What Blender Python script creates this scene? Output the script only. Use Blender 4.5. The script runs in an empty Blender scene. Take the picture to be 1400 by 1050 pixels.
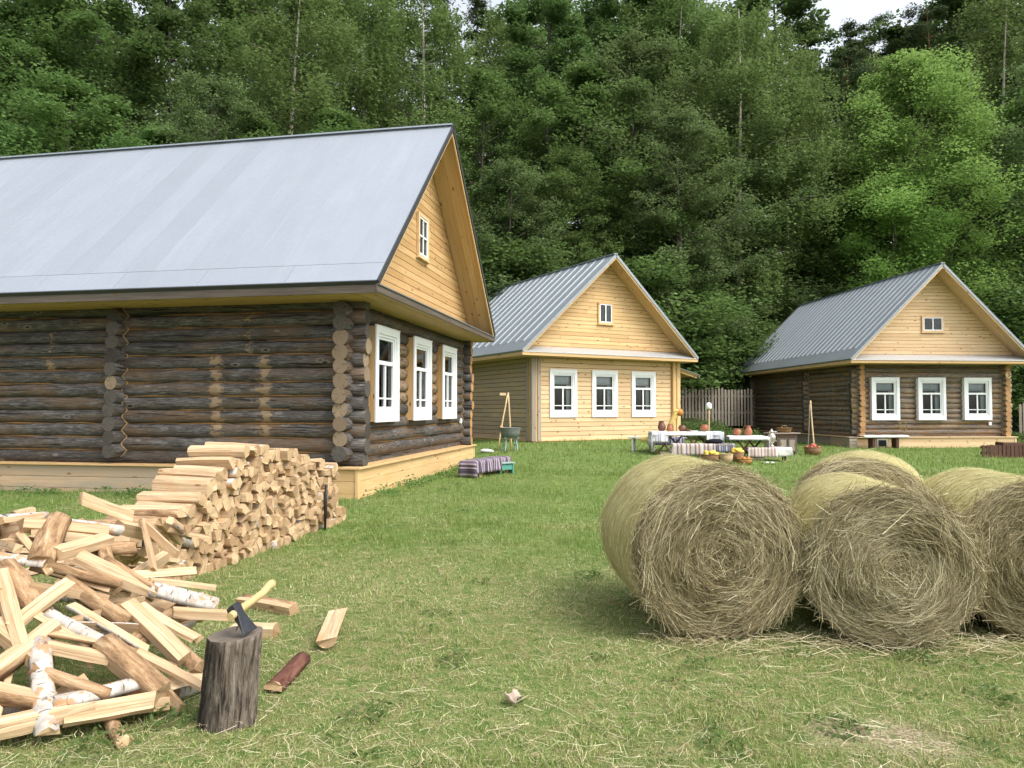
import bpy, math, random
import numpy as np
from mathutils import Vector, Matrix
C = bpy.context.scene.collection
PI = math.pi
random.seed(7)
rg = np.random.default_rng(7)
U = random.uniform

# ------------------------------------------------------------------ camera model
FPX, PIT, CH = 1005.7, math.radians(1.945), 1.6
def ray(px, py):
    dx = (px-700)/FPX; dz = -(py-525)/FPX
    return Vector((dx, math.cos(PIT)-dz*math.sin(PIT), math.sin(PIT)+dz*math.cos(PIT)))
def at(px, py, Y):
    d = ray(px, py); return Vector((0, 0, CH)) + d*(Y/d.y)
def ss(a, b, x):
    t = np.clip((x-a)/(b-a), 0, 1); return t*t*(3-2*t)
def gz(x, y):
    x = np.asarray(x, float); y = np.asarray(y, float)
    z = .12*ss(6, 13, y)*(1-ss(-1, 2.5, x))
    z = z + .42*ss(15, 26, y)*np.exp(-((x-3.5)/6)**2)
    y0 = 32.5 + 11.5*ss(9.5, 13.5, x) - 2*(1-ss(-6, -2, x))
    h = np.clip(y-y0, 0, None)
    z = z + .30*h*h/(h+3.5)
    z = z + .012*np.sin(x*1.7+y*.6)*np.sin(y*1.3-x*.4)
    return z
def G(px, py):
    d = ray(px, py); t = .5
    for _ in range(6000):
        p = Vector((0, 0, CH)) + d*t
        if p.z <= gz(p.x, p.y): break
        t += .01
    return p

# ------------------------------------------------------------------ numpy noise
def vnoise(x, y, seed=0):
    x = np.asarray(x, float); y = np.asarray(y, float)
    xi = np.floor(x).astype(np.int64); yi = np.floor(y).astype(np.int64)
    fx = x-xi; fy = y-yi; fx = fx*fx*(3-2*fx); fy = fy*fy*(3-2*fy)
    def h(a, b):
        n = (a*374761393 + b*668265263 + seed*974711) & 0x7fffffff
        n = ((n ^ (n >> 13))*1274126177) & 0x7fffffff
        return ((n ^ (n >> 16)) & 0xffff)/65535.0
    return (h(xi, yi)*(1-fx)+h(xi+1, yi)*fx)*(1-fy) + (h(xi, yi+1)*(1-fx)+h(xi+1, yi+1)*fx)*fy
def fbm(x, y, seed=0, o=3):
    s = 0; a = .5; t = 0
    for k in range(o):
        s = s + a*vnoise(x*2**k, y*2**k, seed+k); t += a; a *= .55
    return s/t

# ------------------------------------------------------------------ materials
class Mat:
    def __init__(s, name, rough=.8, spec=.3, metal=0.):
        s.m = bpy.data.materials.new(name); s.m.use_nodes = True
        s.nt = s.m.node_tree; s.b = s.nt.nodes['Principled BSDF']; s.out = s.nt.nodes['Material Output']
        s.set('Roughness', rough); s.set('Specular IOR Level', spec); s.set('Metallic', metal)
    def put(s, sock, v):
        if isinstance(v, bpy.types.NodeSocket): s.nt.links.new(v, sock)
        elif isinstance(v, (tuple, list)):
            sock.default_value = tuple(v)+(1,) if (len(v) == 3 and sock.type == 'RGBA') else tuple(v)
        else: sock.default_value = v
    def set(s, k, v): s.put(s.b.inputs[k], v); return s
    def n(s, t, **k):
        nd = s.nt.nodes.new('ShaderNode'+t)
        for a, b in k.items(): setattr(nd, a, b)
        return nd
    def math(s, op, a, b=0., c=None, clamp=False):
        n = s.n('Math', operation=op, use_clamp=clamp); s.put(n.inputs[0], a); s.put(n.inputs[1], b)
        if c is not None: s.put(n.inputs[2], c)
        return n.outputs[0]
    def attr(s, name, out='Fac'): return s.n('Attribute', attribute_name=name).outputs[out]
    def uv(s, su, sv, off=True):
        v = s.n('VectorMath', operation='MULTIPLY'); s.put(v.inputs[0], s.n('UVMap', uv_map='UVMap').outputs[0]); s.put(v.inputs[1], (su, sv, 1.))
        if not off: return v.outputs[0]
        c = s.n('CombineXYZ'); r = s.attr('rnd')
        s.put(c.inputs[0], s.math('MULTIPLY', r, 31.7)); s.put(c.inputs[1], s.math('MULTIPLY', r, 17.3)); s.put(c.inputs[2], s.math('MULTIPLY', r, 71.9))
        a = s.n('VectorMath', operation='ADD'); s.put(a.inputs[0], v.outputs[0]); s.put(a.inputs[1], c.outputs[0])
        return a.outputs[0]
    def obj(s, sx=1., sy=1., sz=1.):
        v = s.n('VectorMath', operation='MULTIPLY'); s.put(v.inputs[0], s.n('TexCoord').outputs['Object']); s.put(v.inputs[1], (sx, sy, sz)); return v.outputs[0]
    def noise(s, vec, sc=1., det=4., ro=.55, dist=0.):
        n = s.n('TexNoise'); s.put(n.inputs['Vector'], vec); n.inputs['Scale'].default_value = sc
        n.inputs['Detail'].default_value = det; n.inputs['Roughness'].default_value = ro; n.inputs['Distortion'].default_value = dist
        return n.outputs['Fac']
    def voro(s, vec, sc=1., out='Distance', feat='F1'):
        n = s.n('TexVoronoi', feature=feat); s.put(n.inputs['Vector'], vec); n.inputs['Scale'].default_value = sc
        return n.outputs[out]
    def ramp(s, f, stops, interp='LINEAR'):
        n = s.n('ValToRGB'); s.put(n.inputs[0], f); cr = n.color_ramp; cr.interpolation = interp
        while len(cr.elements) < len(stops): cr.elements.new(.5)
        for e, (p, c) in zip(cr.elements, stops):
            e.position = p; e.color = (tuple(c)+(1,)) if isinstance(c, (tuple, list)) else (c, c, c, 1)
        return n.outputs[0]
    def mix(s, f, a, b, bt='MIX'):
        n = s.n('Mix', data_type='RGBA', blend_type=bt); s.put(n.inputs[0], f); s.put(n.inputs[6], a); s.put(n.inputs[7], b); return n.outputs[2]
    def mr(s, f, a, b, c, d):
        n = s.n('MapRange'); s.put(n.inputs[0], f)
        for i, v in enumerate((a, b, c, d)): s.put(n.inputs[i+1], v)
        return n.outputs[0]
    def bump(s, h, st=.4, d=.01):
        n = s.n('Bump'); n.inputs['Strength'].default_value = st; n.inputs['Distance'].default_value = d
        s.put(n.inputs['Height'], h); s.set('Normal', n.outputs[0])
    def done(s, col): s.set('Base Color', col); return s.m

def m_log(name, dark, mid, lite, brown, brownamt):
    M = Mat(name, .75, .25)
    g0 = M.noise(M.uv(5.5, 60), 1, 7, .7, .5); g = M.math('ADD', M.math('MULTIPLY', g0, .72), M.math('MULTIPLY', M.noise(M.uv(3.0, 9), 1, 6, .7), .28))
    c = M.ramp(g, [(.37, dark), (.5, mid), (.64, lite)])
    p = M.noise(M.uv(.7, 3), 1, 3, .55)
    c = M.mix(M.ramp(p, [(.47, 0.), (.64, brownamt)]), c, brown)
    r = M.attr('rnd'); c = M.mix(M.mr(r, 0, 1, 0, .45), c, (dark[0]*.8, dark[1]*.8, dark[2]*.8))
    kn = M.voro(M.uv(1.6, 3.6), 1)
    c = M.mix(M.ramp(kn, [(.05, .9), (.08, .25), (.12, .5), (.17, 0.)]), c, M.ramp(kn, [(.06, (.02, .016, .013)), (.1, (.3, .27, .24)), (.15, (.22, .19, .16))]))
    cr = M.noise(M.uv(.7, 38), 1, 3, .5, .4)
    crk = M.ramp(cr, [(.60, 0.), (.66, 1.)])
    c = M.mix(crk, c, (.01, .009, .008))
    pa = M.attr('pale'); pn = M.noise(M.uv(7, 14), 1, 4, .6)
    pm = M.ramp(M.math('ADD', M.math('MULTIPLY', pa, .42), M.math('MULTIPLY', pn, .9)), [(.72, 0.), (.80, .7)])
    c = M.mix(pm, c, M.ramp(g, [(.3, (.24, .15, .075)), (.7, (.46, .33, .2))]))
    M.bump(M.math('SUBTRACT', g, M.math('MULTIPLY', crk, .8)), .55, .012)
    return M.done(c)
def m_end(name, a, b, crack, dk=.5):
    M = Mat(name, .85, .15)
    v = M.n('VectorMath', operation='LENGTH'); d = M.noise(M.uv(9, 9), 1, 2)
    u = M.n('UVMap', uv_map='UVMap').outputs[0]; M.put(v.inputs[0], u)
    rad = M.math('ADD', v.outputs['Value'], M.math('MULTIPLY', d, .02))
    ring = M.math('SINE', M.math('MULTIPLY', rad, 420.))
    n = M.noise(M.uv(30, 30), 1, 4)
    c = M.mix(M.mr(ring, -1, 1, 0, .35), a, b)
    c = M.mix(M.ramp(n, [(.4, 0.), (.7, .5)]), c, b)
    r = M.attr('rnd'); c = M.mix(M.ramp(r, [(.2, 0.), (1., dk)]), c, crack)
    gr = M.n('TexGradient', gradient_type='RADIAL'); M.put(gr.inputs[0], u)
    sp = M.n('CombineXYZ'); M.put(sp.inputs[0], M.math('MULTIPLY', gr.outputs['Fac'], 26.)); M.put(sp.inputs[1], M.math('MULTIPLY', r, 40.)); M.put(sp.inputs[2], M.math('MULTIPLY', v.outputs['Value'], 5.))
    ck = M.noise(sp.outputs[0], 1, 1)
    c = M.mix(M.ramp(ck, [(.66, 0.), (.72, .8)]), c, (crack[0]*.35, crack[1]*.35, crack[2]*.35))
    M.bump(n, .3, .006)
    return M.done(c)
def m_plank(name, a, b, knot=(.16, .07, .025), kamt=.9, var=.35, dk=(.3, .16, .06), grey=None):
    M = Mat(name, .62, .3)
    g = M.noise(M.uv(1.1, 26), 1, 6, .65, .8)
    c = M.mix(M.ramp(g, [(.36, 0.), (.64, 1.)]), a, b)
    r = M.attr('rnd'); c = M.mix(M.ramp(r, [(.25, 0.), (1., var*1.35)]), c, dk)
    st = M.noise(M.uv(.5, 55), 1, 3, .5)
    c = M.mix(M.ramp(st, [(.55, 0.), (.75, .35)]), c, dk)
    k = M.voro(M.uv(2.7, 6.5), 1)
    c = M.mix(M.ramp(k, [(.10, kamt), (.17, 0.)]), c, knot)
    wz = M.noise(M.uv(.45, 1.5), 1, 4, .6); c = M.mix(M.ramp(wz, [(.42, 0.), (.7, .3)]), c, tuple(x*.72 for x in a))
    if grey:
        w = M.noise(M.uv(.8, 6), 1, 4, .6); c = M.mix(M.ramp(w, [(.4, 0.), (.65, .85)]), c, grey)
    M.bump(g, .2, .004)
    return M.done(c)
def m_plain(name, col, rough=.7, spec=.3, metal=0., nz=.25, sc=8., bump=.15):
    M = Mat(name, rough, spec, metal)
    n = M.noise(M.obj(), sc, 5, .6)
    c = M.mix(M.ramp(n, [(.35, nz), (.65, 0.)]), col, tuple(k*.45 for k in col))
    if bump: M.bump(n, bump, .01)
    return M.done(c)

MT = {}
MT['log_dark'] = m_log('weathered_log', (.024, .021, .019), (.095, .085, .076), (.25, .23, .21), (.20, .115, .055), .55)
MT['log_brown'] = m_log('brown_log', (.08, .064, .052), (.235, .195, .158), (.42, .37, .31), (.38, .22, .1), .7)
MT['end_pale'] = m_end('log_end_pale', (.33, .25, .165), (.20, .145, .095), (.13, .09, .06), .7)
MT['end_dark'] = m_end('log_end_dark', (.135, .118, .10), (.03, .026, .022), (.026, .021, .018), .6)
MT['trim_dark'] = m_plain('dark_edge_metal', (.06, .062, .065), .5, .4, .3, nz=.3)
MT['end_orange'] = m_end('log_end_orange', (.48, .27, .12), (.36, .18, .07), (.25, .12, .05), .4)
MT['tow'] = m_plain('caulking_tow', (.46, .31, .14), .95, .1, nz=.6, sc=30)
MT['tow_brown'] = m_plain('caulking_brown', (.24, .135, .055), .95, .1, nz=.6, sc=30)
MT['pine'] = m_plank('pine_board', (.62, .395, .17), (.73, .52, .27), var=.42, dk=(.44, .26, .11))
MT['pine_pale'] = m_plank('pale_pine_board', (.68, .455, .245), (.78, .585, .36), var=.34, dk=(.50, .31, .155))
MT['pine_orange'] = m_plank('orange_pine_board', (.52, .315, .13), (.64, .43, .205), var=.4, dk=(.38, .2, .07))
MT['soffit'] = m_plank('soffit_board', (.55, .35, .16), (.64, .44, .22), var=.3, dk=(.38, .22, .09))
MT['plank_grey'] = m_plank('weathered_shaded_board', (.46, .315, .185), (.56, .40, .255), var=.4, dk=(.3, .21, .12), grey=(.36, .3, .22))
MT['board_dark'] = m_plank('dark_board', (.09, .07, .055), (.16, .13, .1), var=.4, dk=(.05, .035, .025))
MT['board_grey'] = m_plank('grey_board', (.3, .25, .2), (.4, .34, .27), var=.4, dk=(.17, .13, .1))
MT['fence_wood'] = m_plank('fence_board', (.26, .22, .18), (.36, .31, .25), var=.5, dk=(.15, .12, .09))
MT['dark_brown'] = m_plank('dark_brown_board', (.085, .04, .025), (.13, .065, .04), var=.4, dk=(.045, .02, .012))
MT['white'] = m_plain('white_paint', (.82, .83, .83), .45, .4, nz=.06, sc=5, bump=.04)
MT['white_old'] = m_plain('worn_white_paint', (.66, .65, .6), .7, .3, nz=.35, sc=12)
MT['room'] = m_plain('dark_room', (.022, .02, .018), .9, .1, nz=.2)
MT['curtain'] = m_plain('white_curtain', (.6, .62, .62), .9, .1, nz=.15, sc=6)
MT['bump_black'] = m_plain('black_iron', (.012, .012, .013), .5, .4, nz=.2)
MT['clay'] = m_plain('fired_clay', (.36, .13, .065), .55, .4, nz=.3, sc=9)
MT['clay_dark'] = m_plain('dark_fired_clay', (.17, .07, .045), .5, .4, nz=.3, sc=9)
MT['brass'] = m_plain('old_brass', (.32, .2, .09), .4, .5, .7, nz=.4)
MT['tin'] = m_plain('galvanised_tin', (.22, .24, .235), .5, .4, .4, nz=.3, sc=6)
MT['silver'] = m_plain('tarnished_silver', (.5, .46, .38), .35, .5, .6, nz=.3)
MT['green'] = m_plain('green_paint', (.09, .32, .25), .55, .4, nz=.3)
MT['green_grey'] = m_plain('pale_green_paint', (.3, .42, .36), .6, .4, nz=.3)
MT['yellow_cloth'] = m_plain('yellow_cloth', (.74, .55, .2), .9, .1, nz=.25, sc=18)
MT['orange'] = m_plain('orange_gourd', (.5, .2, .035), .55, .4, nz=.35, sc=7)
MT['black_cloth'] = m_plain('black_cloth', (.016, .015, .018), .9, .1, nz=.2)
MT['apple'] = m_plain('red_apple', (.45, .09, .055), .35, .5, nz=.35, sc=18)
MT['yellow_fruit'] = m_plain('yellow_squash', (.78, .55, .09), .5, .4, nz=.25, sc=18)
MT['paper'] = m_plain('white_paper', (.8, .8, .78), .8, .2, nz=.08)
MT['stick'] = m_plain('peeled_stick', (.56, .41, .22), .6, .3, nz=.3, sc=14)
MT['axe_handle'] = m_plain('axe_handle_wood', (.56, .42, .19), .5, .4, nz=.3, sc=20)
MT['steel'] = m_plain('forged_steel', (.07, .072, .08), .38, .5, .8, nz=.5, sc=16)
def wicker(name, a, b):
    M = Mat(name, .75, .25); u = M.n('UVMap', uv_map='UVMap').outputs[0]
    ch = M.n('TexBrick'); M.put(ch.inputs['Vector'], u); ch.inputs['Scale'].default_value = 22.; ch.inputs['Mortar Size'].default_value = .03
    M.put(ch.inputs[1], a); M.put(ch.inputs[2], b); M.put(ch.inputs[3], tuple(x*.25 for x in a))
    M.bump(ch.outputs['Fac'], -.6, .01); return M.done(ch.outputs[0])
MT['wicker'] = wicker('brown_wicker', (.24, .13, .06), (.33, .2, .1))
MT['wicker_pale'] = wicker('pale_wicker', (.5, .36, .19), (.6, .45, .26))
MT['wicker_orange'] = wicker('orange_wicker', (.42, .2, .06), (.5, .27, .1))
def stripes(name, cols, sc, seed):
    M = Mat(name, .92, .1); rr = random.Random(seed)
    n = M.n('TexNoise', noise_dimensions='1D'); sp = M.n('SeparateXYZ'); M.put(sp.inputs[0], M.n('UVMap', uv_map='UVMap').outputs[0])
    q = M.math('MULTIPLY', sp.outputs[0], sc); fr = M.math('FRACT', q)
    k = len(cols)*2; st = [(i/k, cols[rr.randrange(len(cols))]) for i in range(k)]
    c = M.ramp(fr, st, 'CONSTANT')
    w = M.noise(M.uv(60, 200, False), 1, 2); c = M.mix(M.ramp(w, [(.4, .3), (.6, 0.)]), c, (.05, .045, .05))
    M.bump(w, .4, .004); return M.done(c)
MT['rug'] = stripes('striped_rug', [(.06, .05, .08), (.5, .42, .46), (.22, .16, .26), (.33, .28, .3), (.12, .09, .12), (.42, .36, .4)], 1.6, 3)
MT['rug_blue'] = stripes('striped_blue_rug', [(.1, .1, .16), (.34, .35, .42), (.2, .2, .28), (.6, .58, .58)], 1.9, 5)
MT['rug_red'] = stripes('striped_red_rug', [(.32, .2, .17), (.58, .52, .46), (.16, .15, .24), (.42, .3, .26), (.6, .58, .55)], 1.7, 8)
MT['rug_pink'] = stripes('striped_pink_rug', [(.38, .2, .19), (.62, .52, .46), (.5, .36, .32), (.7, .66, .6)], 2.1, 12)
MT['runner'] = stripes('white_runner', [(.72, .72, .73), (.68, .68, .7), (.42, .44, .5), (.76, .76, .76), (.3, .33, .4), (.74, .74, .74)], 2.6, 21)
MT['cloth'] = m_plain('white_cloth', (.8, .8, .82), .9, .1, nz=.1, sc=10)

def m_roof(name, base, var):
    M = Mat(name, .46, .4, .55)
    n = M.noise(M.uv(1.0, 1.0), 1, 4, .6); f = M.noise(M.uv(14, 14), 1, 3, .6); st = M.noise(M.uv(.5, 5), 1, 3)
    c = M.mix(M.ramp(n, [(.35, 0.), (.65, var)]), base, tuple(x*.72 for x in base))
    c = M.mix(M.ramp(f, [(.4, 0.), (.7, .18)]), c, tuple(x*.7 for x in base))
    c = M.mix(M.ramp(st, [(.5, 0.), (.75, .08)]), c, (.8, .82, .85))
    c = M.mix(M.mr(M.attr('rnd'), 0, 1, 0, .4), c, tuple(x*.75 for x in base))
    M.set('Roughness', M.mr(f, .3, .7, .4, .55)); M.bump(n, .12, .03)
    return M.done(c)
MT['roof'] = m_roof('galvanised_roof', (.43, .468, .51), .22)
MT['roof_rib'] = m_roof('grey_metal_roof', (.40, .44, .47), .25)
MT['rib'] = m_plain('bright_roof_seam', (.54, .58, .615), .42, .4, .5, nz=.15)
MT['trim_metal'] = m_plain('roof_edge_metal', (.30, .32, .33), .45, .4, .6, nz=.3)
MT['trim_lite'] = m_plain('pale_edge_metal', (.55, .57, .58), .45, .4, .5, nz=.2)

def m_glass():
    M = Mat('window_glass', .03, .5)
    t = M.n('BsdfTransparent'); t.inputs[0].default_value = (.78, .82, .82, 1)
    g = M.n('BsdfGlossy'); g.inputs['Roughness'].default_value = .02
    fr = M.n('Fresnel'); fr.inputs[0].default_value = 1.38
    mx = M.n('MixShader'); M.put(mx.inputs[0], M.math('ADD', fr.outputs[0], .0)); M.put(mx.inputs[1], t.outputs[0]); M.put(mx.inputs[2], g.outputs[0])
    M.put(M.out.inputs['Surface'], mx.outputs[0]); return M.m
MT['glass'] = m_glass()

# firewood
def m_split():
    M = Mat('split_wood', .8, .2)
    g = M.noise(M.uv(2.2, 42), 1, 6, .68, .8)
    c = M.ramp(g, [(.30, (.38, .245, .13)), (.5, (.58, .415, .245)), (.68, (.71, .545, .36))])
    c = M.mix(M.mr(M.attr('rnd'), .3, 1, 0, .8), c, M.ramp(g, [(.3, (.30, .19, .105)), (.7, (.56, .40, .24))]))
    ck = M.noise(M.uv(1.4, 60), 1.2, 3, .5, .6); c = M.mix(M.ramp(ck, [(.60, 0.), (.66, .7)]), c, (.25, .15, .075))
    w2 = M.noise(M.uv(5, 8), 1, 5, .65); c = M.mix(M.ramp(w2, [(.46, 0.), (.7, .38)]), c, (.42, .30, .19))
    p = M.noise(M.uv(2.2, 6), 1, 4); c = M.mix(M.ramp(p, [(.56, 0.), (.74, .55)]), c, (.44, .22, .08))
    k = M.voro(M.uv(2.6, 9), 1); c = M.mix(M.ramp(k, [(.05, .8), (.12, 0.)]), c, (.2, .09, .03))
    M.bump(g, .5, .006); return M.done(c)
MT['split'] = m_split()
MT['split_end'] = m_end('firewood_end', (.60, .44, .265), (.44, .30, .16), (.27, .165, .085), .9)
def m_birch():
    M = Mat('birch_bark', .75, .25)
    n = M.noise(M.uv(14, 9), 1, 6, .7); l = M.noise(M.uv(70, 12), 1, 3, .55)
    c = M.mix(M.ramp(n, [(.42, 0.), (.62, .8)]), (.53, .49, .43), (.30, .265, .23))
    c = M.mix(M.ramp(l, [(.60, 0.), (.68, .9)]), c, (.07, .06, .05))
    p = M.noise(M.uv(6, 9), 1, 5, .7); c = M.mix(M.ramp(p, [(.54, 0.), (.60, .85)]), c, (.42, .22, .09))
    q = M.noise(M.uv(9, 9), 1.3, 5, .7); c = M.mix(M.ramp(q, [(.60, 0.), (.66, .9)]), c, (.05, .04, .035))
    M.bump(n, .6, .01); return M.done(c)
MT['birch'] = m_birch()
def m_bark(name, a, b, c0, su=3., sv=12.):
    M = Mat(name, .88, .15)
    n = M.noise(M.uv(su*2, sv*2), 1, 7, .7, .4); p = M.noise(M.uv(5, 9), 1, 4)
    c = M.ramp(n, [(.34, a), (.5, b), (.68, c0)]); c = M.mix(M.ramp(p, [(.5, 0.), (.7, .6)]), c, b)
    M.bump(n, .9, .015); return M.done(c)
MT['bark_tan'] = m_bark('tan_bark', (.14, .08, .045), (.36, .225, .12), (.58, .43, .27))
MT['bark_dark'] = m_bark('dark_bark', (.05, .04, .034), (.15, .12, .095), (.34, .29, .24))
MT['bark_red'] = m_bark('dark_red_bark', (.07, .03, .022), (.13, .055, .04), (.2, .1, .07))
def m_stump():
    M = Mat('grey_stump_bark', .9, .15)
    w = M.noise(M.uv(5, 42), 1, 6, .7, .5); f = M.noise(M.uv(30, 60), 1, 4)
    c = M.ramp(w, [(.36, (.028, .023, .019)), (.48, (.165, .132, .102)), (.66, (.33, .28, .23))])
    d = M.noise(M.uv(5, 9, False), 1, 5, .65)
    v = M.n('SeparateXYZ'); M.put(v.inputs[0], M.n('UVMap', uv_map='UVMap').outputs[0])
    left = M.math('SUBTRACT', 1., M.math('MULTIPLY', M.math('ABSOLUTE', M.math('SUBTRACT', v.outputs[1], .53)), 6.), clamp=True)
    c = M.mix(M.math('MULTIPLY', left, M.ramp(d, [(.30, 0.), (.44, .92)])), c, (.016, .014, .012))
    M.bump(M.math('ADD', w, M.math('MULTIPLY', f, .3)), 1., .03); return M.done(c)
MT['stump'] = m_stump()
MT['stump_top'] = m_end('stump_top_wood', (.20, .165, .13), (.11, .09, .072), (.06, .05, .04), .2)

# plants
def m_leaf(name, a, b, trans=.35, hue=.04):
    M = Mat(name, .6, .25)
    r = M.attr('rnd'); c = M.mix(r, a, b)
    oi = M.n('ObjectInfo').outputs['Random']
    h = M.n('HueSaturation'); M.put(h.inputs['Color'], c); M.put(h.inputs['Hue'], M.mr(oi, 0, 1, .5-hue*.4, .5+hue*.3)); M.put(h.inputs['Value'], M.mr(oi, 0, 1, .8, 1.2))
    tr = M.n('BsdfTranslucent'); t2 = M.mix(.5, h.outputs[0], tuple(min(1, x*1.6) for x in b)); M.put(tr.inputs[0], t2)
    M.set('Base Color', h.outputs[0])
    mx = M.n('MixShader'); mx.inputs[0].default_value = trans; M.put(mx.inputs[1], M.b.outputs[0]); M.put(mx.inputs[2], tr.outputs[0])
    M.put(M.out.inputs['Surface'], mx.outputs[0]); return M.m
MT['leaf'] = m_leaf('leaf_green', (.064, .116, .031), (.142, .220, .062))
MT['leaf_grey'] = m_leaf('leaf_grey_green', (.075, .125, .042), (.165, .235, .085))
MT['leaf_birch'] = m_leaf('leaf_birch', (.082, .142, .036), (.185, .265, .085))
MT['leaf_bright'] = m_leaf('leaf_bright', (.125, .225, .045), (.245, .375, .10), .42, .015)
MT['leaf_dark'] = m_leaf('leaf_dark', (.055, .104, .029), (.118, .188, .056))
MT['needle'] = m_leaf('pine_needle', (.06, .10, .04), (.125, .175, .075), .12)
MT['leaf_mid'] = m_leaf('leaf_mid', (.07, .13, .032), (.145, .235, .066))
MT['trunk'] = m_bark('tree_trunk_bark', (.03, .026, .02), (.08, .068, .055), (.16, .14, .115), 2, 8)
MT['trunk_pine'] = m_bark('pine_trunk_bark', (.07, .035, .022), (.2, .1, .055), (.3, .17, .1), 2, 8)
MT['trunk_birch'] = MT['birch']
def m_grass(name, sheen):
    M = Mat(name, .62, .25)
    r = M.attr('rnd'); d = M.attr('dry')
    g = M.ramp(r, [(0., (.112, .178, .033)), (.55, (.216, .30, .072)), (1., (.34, .40, .135))])
    y = M.ramp(r, [(0., (.34, .30, .12)), (.6, (.54, .49, .25)), (1., (.66, .61, .38))])
    c = M.mix(d, g, y); M.set('Base Color', c)
    tr = M.n('BsdfTranslucent'); M.put(tr.inputs[0], c); mx = M.n('MixShader'); mx.inputs[0].default_value = .3
    M.put(mx.inputs[1], M.b.outputs[0]); M.put(mx.inputs[2], tr.outputs[0]); M.put(M.out.inputs['Surface'], mx.outputs[0]); return M.m
MT['grass'] = m_grass('grass_blade', .2)
def m_ground():
    M = Mat('ground_soil', .95, .1)
    o = M.n('TexCoord').outputs['Object']
    a = M.noise(o, .55, 5, .6); b = M.noise(o, 9., 5, .65); f = M.noise(o, 60., 4, .6)
    gr = M.ramp(b, [(.3, (.08, .13, .032)), (.55, (.15, .22, .06)), (.75, (.24, .28, .11))])
    ta = M.ramp(f, [(.3, (.11, .085, .04)), (.55, (.27, .22, .11)), (.75, (.42, .36, .22))])
    c = M.mix(M.math('MULTIPLY', M.ramp(b, [(.4, 0.), (.65, .8)]), M.attr('dry')), gr, ta)
    bare = M.attr('bare'); c = M.mix(M.math('MULTIPLY', M.math('MULTIPLY', bare, M.ramp(b, [(.34, .45), (.55, 1.)])), .9), c, M.ramp(f, [(.35, (.16, .12, .07)), (.55, (.36, .29, .19)), (.75, (.60, .52, .40))]))
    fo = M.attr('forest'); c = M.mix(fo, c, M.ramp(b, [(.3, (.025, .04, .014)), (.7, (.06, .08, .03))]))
    M.bump(M.math('ADD', b, f), .7, .03); return M.done(c)
MT['ground'] = m_ground()
def m_hay(name, a, b, c0):
    M = Mat(name, .85, .15)
    r = M.attr('rnd'); c = M.ramp(r, [(0., a), (.5, b), (1., c0)])
    return M.done(c)
MT['hay'] = m_hay('hay_strand', (.135, .108, .05), (.36, .30, .165), (.74, .67, .45))
MT['hay_side'] = m_hay('hay_side_strand', (.30, .25, .09), (.60, .53, .24), (.86, .80, .48))
def m_haycore():
    M = Mat('hay_core', .95, .1); u = M.noise(M.uv(3, 60), 1, 4, .6)
    return M.done(M.ramp(u, [(.3, (.055, .04, .018)), (.6, (.16, .12, .052)), (.8, (.28, .22, .11))]))
def m_haynet():
    M = Mat('hay_side', .9, .15); u = M.noise(M.uv(3, 90), 1, 4, .6); w = M.noise(M.uv(1.2, 4), 1, 3)
    c = M.ramp(u, [(.34, (.20, .165, .055)), (.5, (.46, .41, .17)), (.66, (.74, .68, .36))])
    c = M.mix(M.ramp(w, [(.5, 0.), (.75, .5)]), c, (.25, .19, .08)); M.bump(u, .8, .015); return M.done(c)
MT['haycore'] = m_haycore(); MT['haynet'] = m_haynet()

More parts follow.
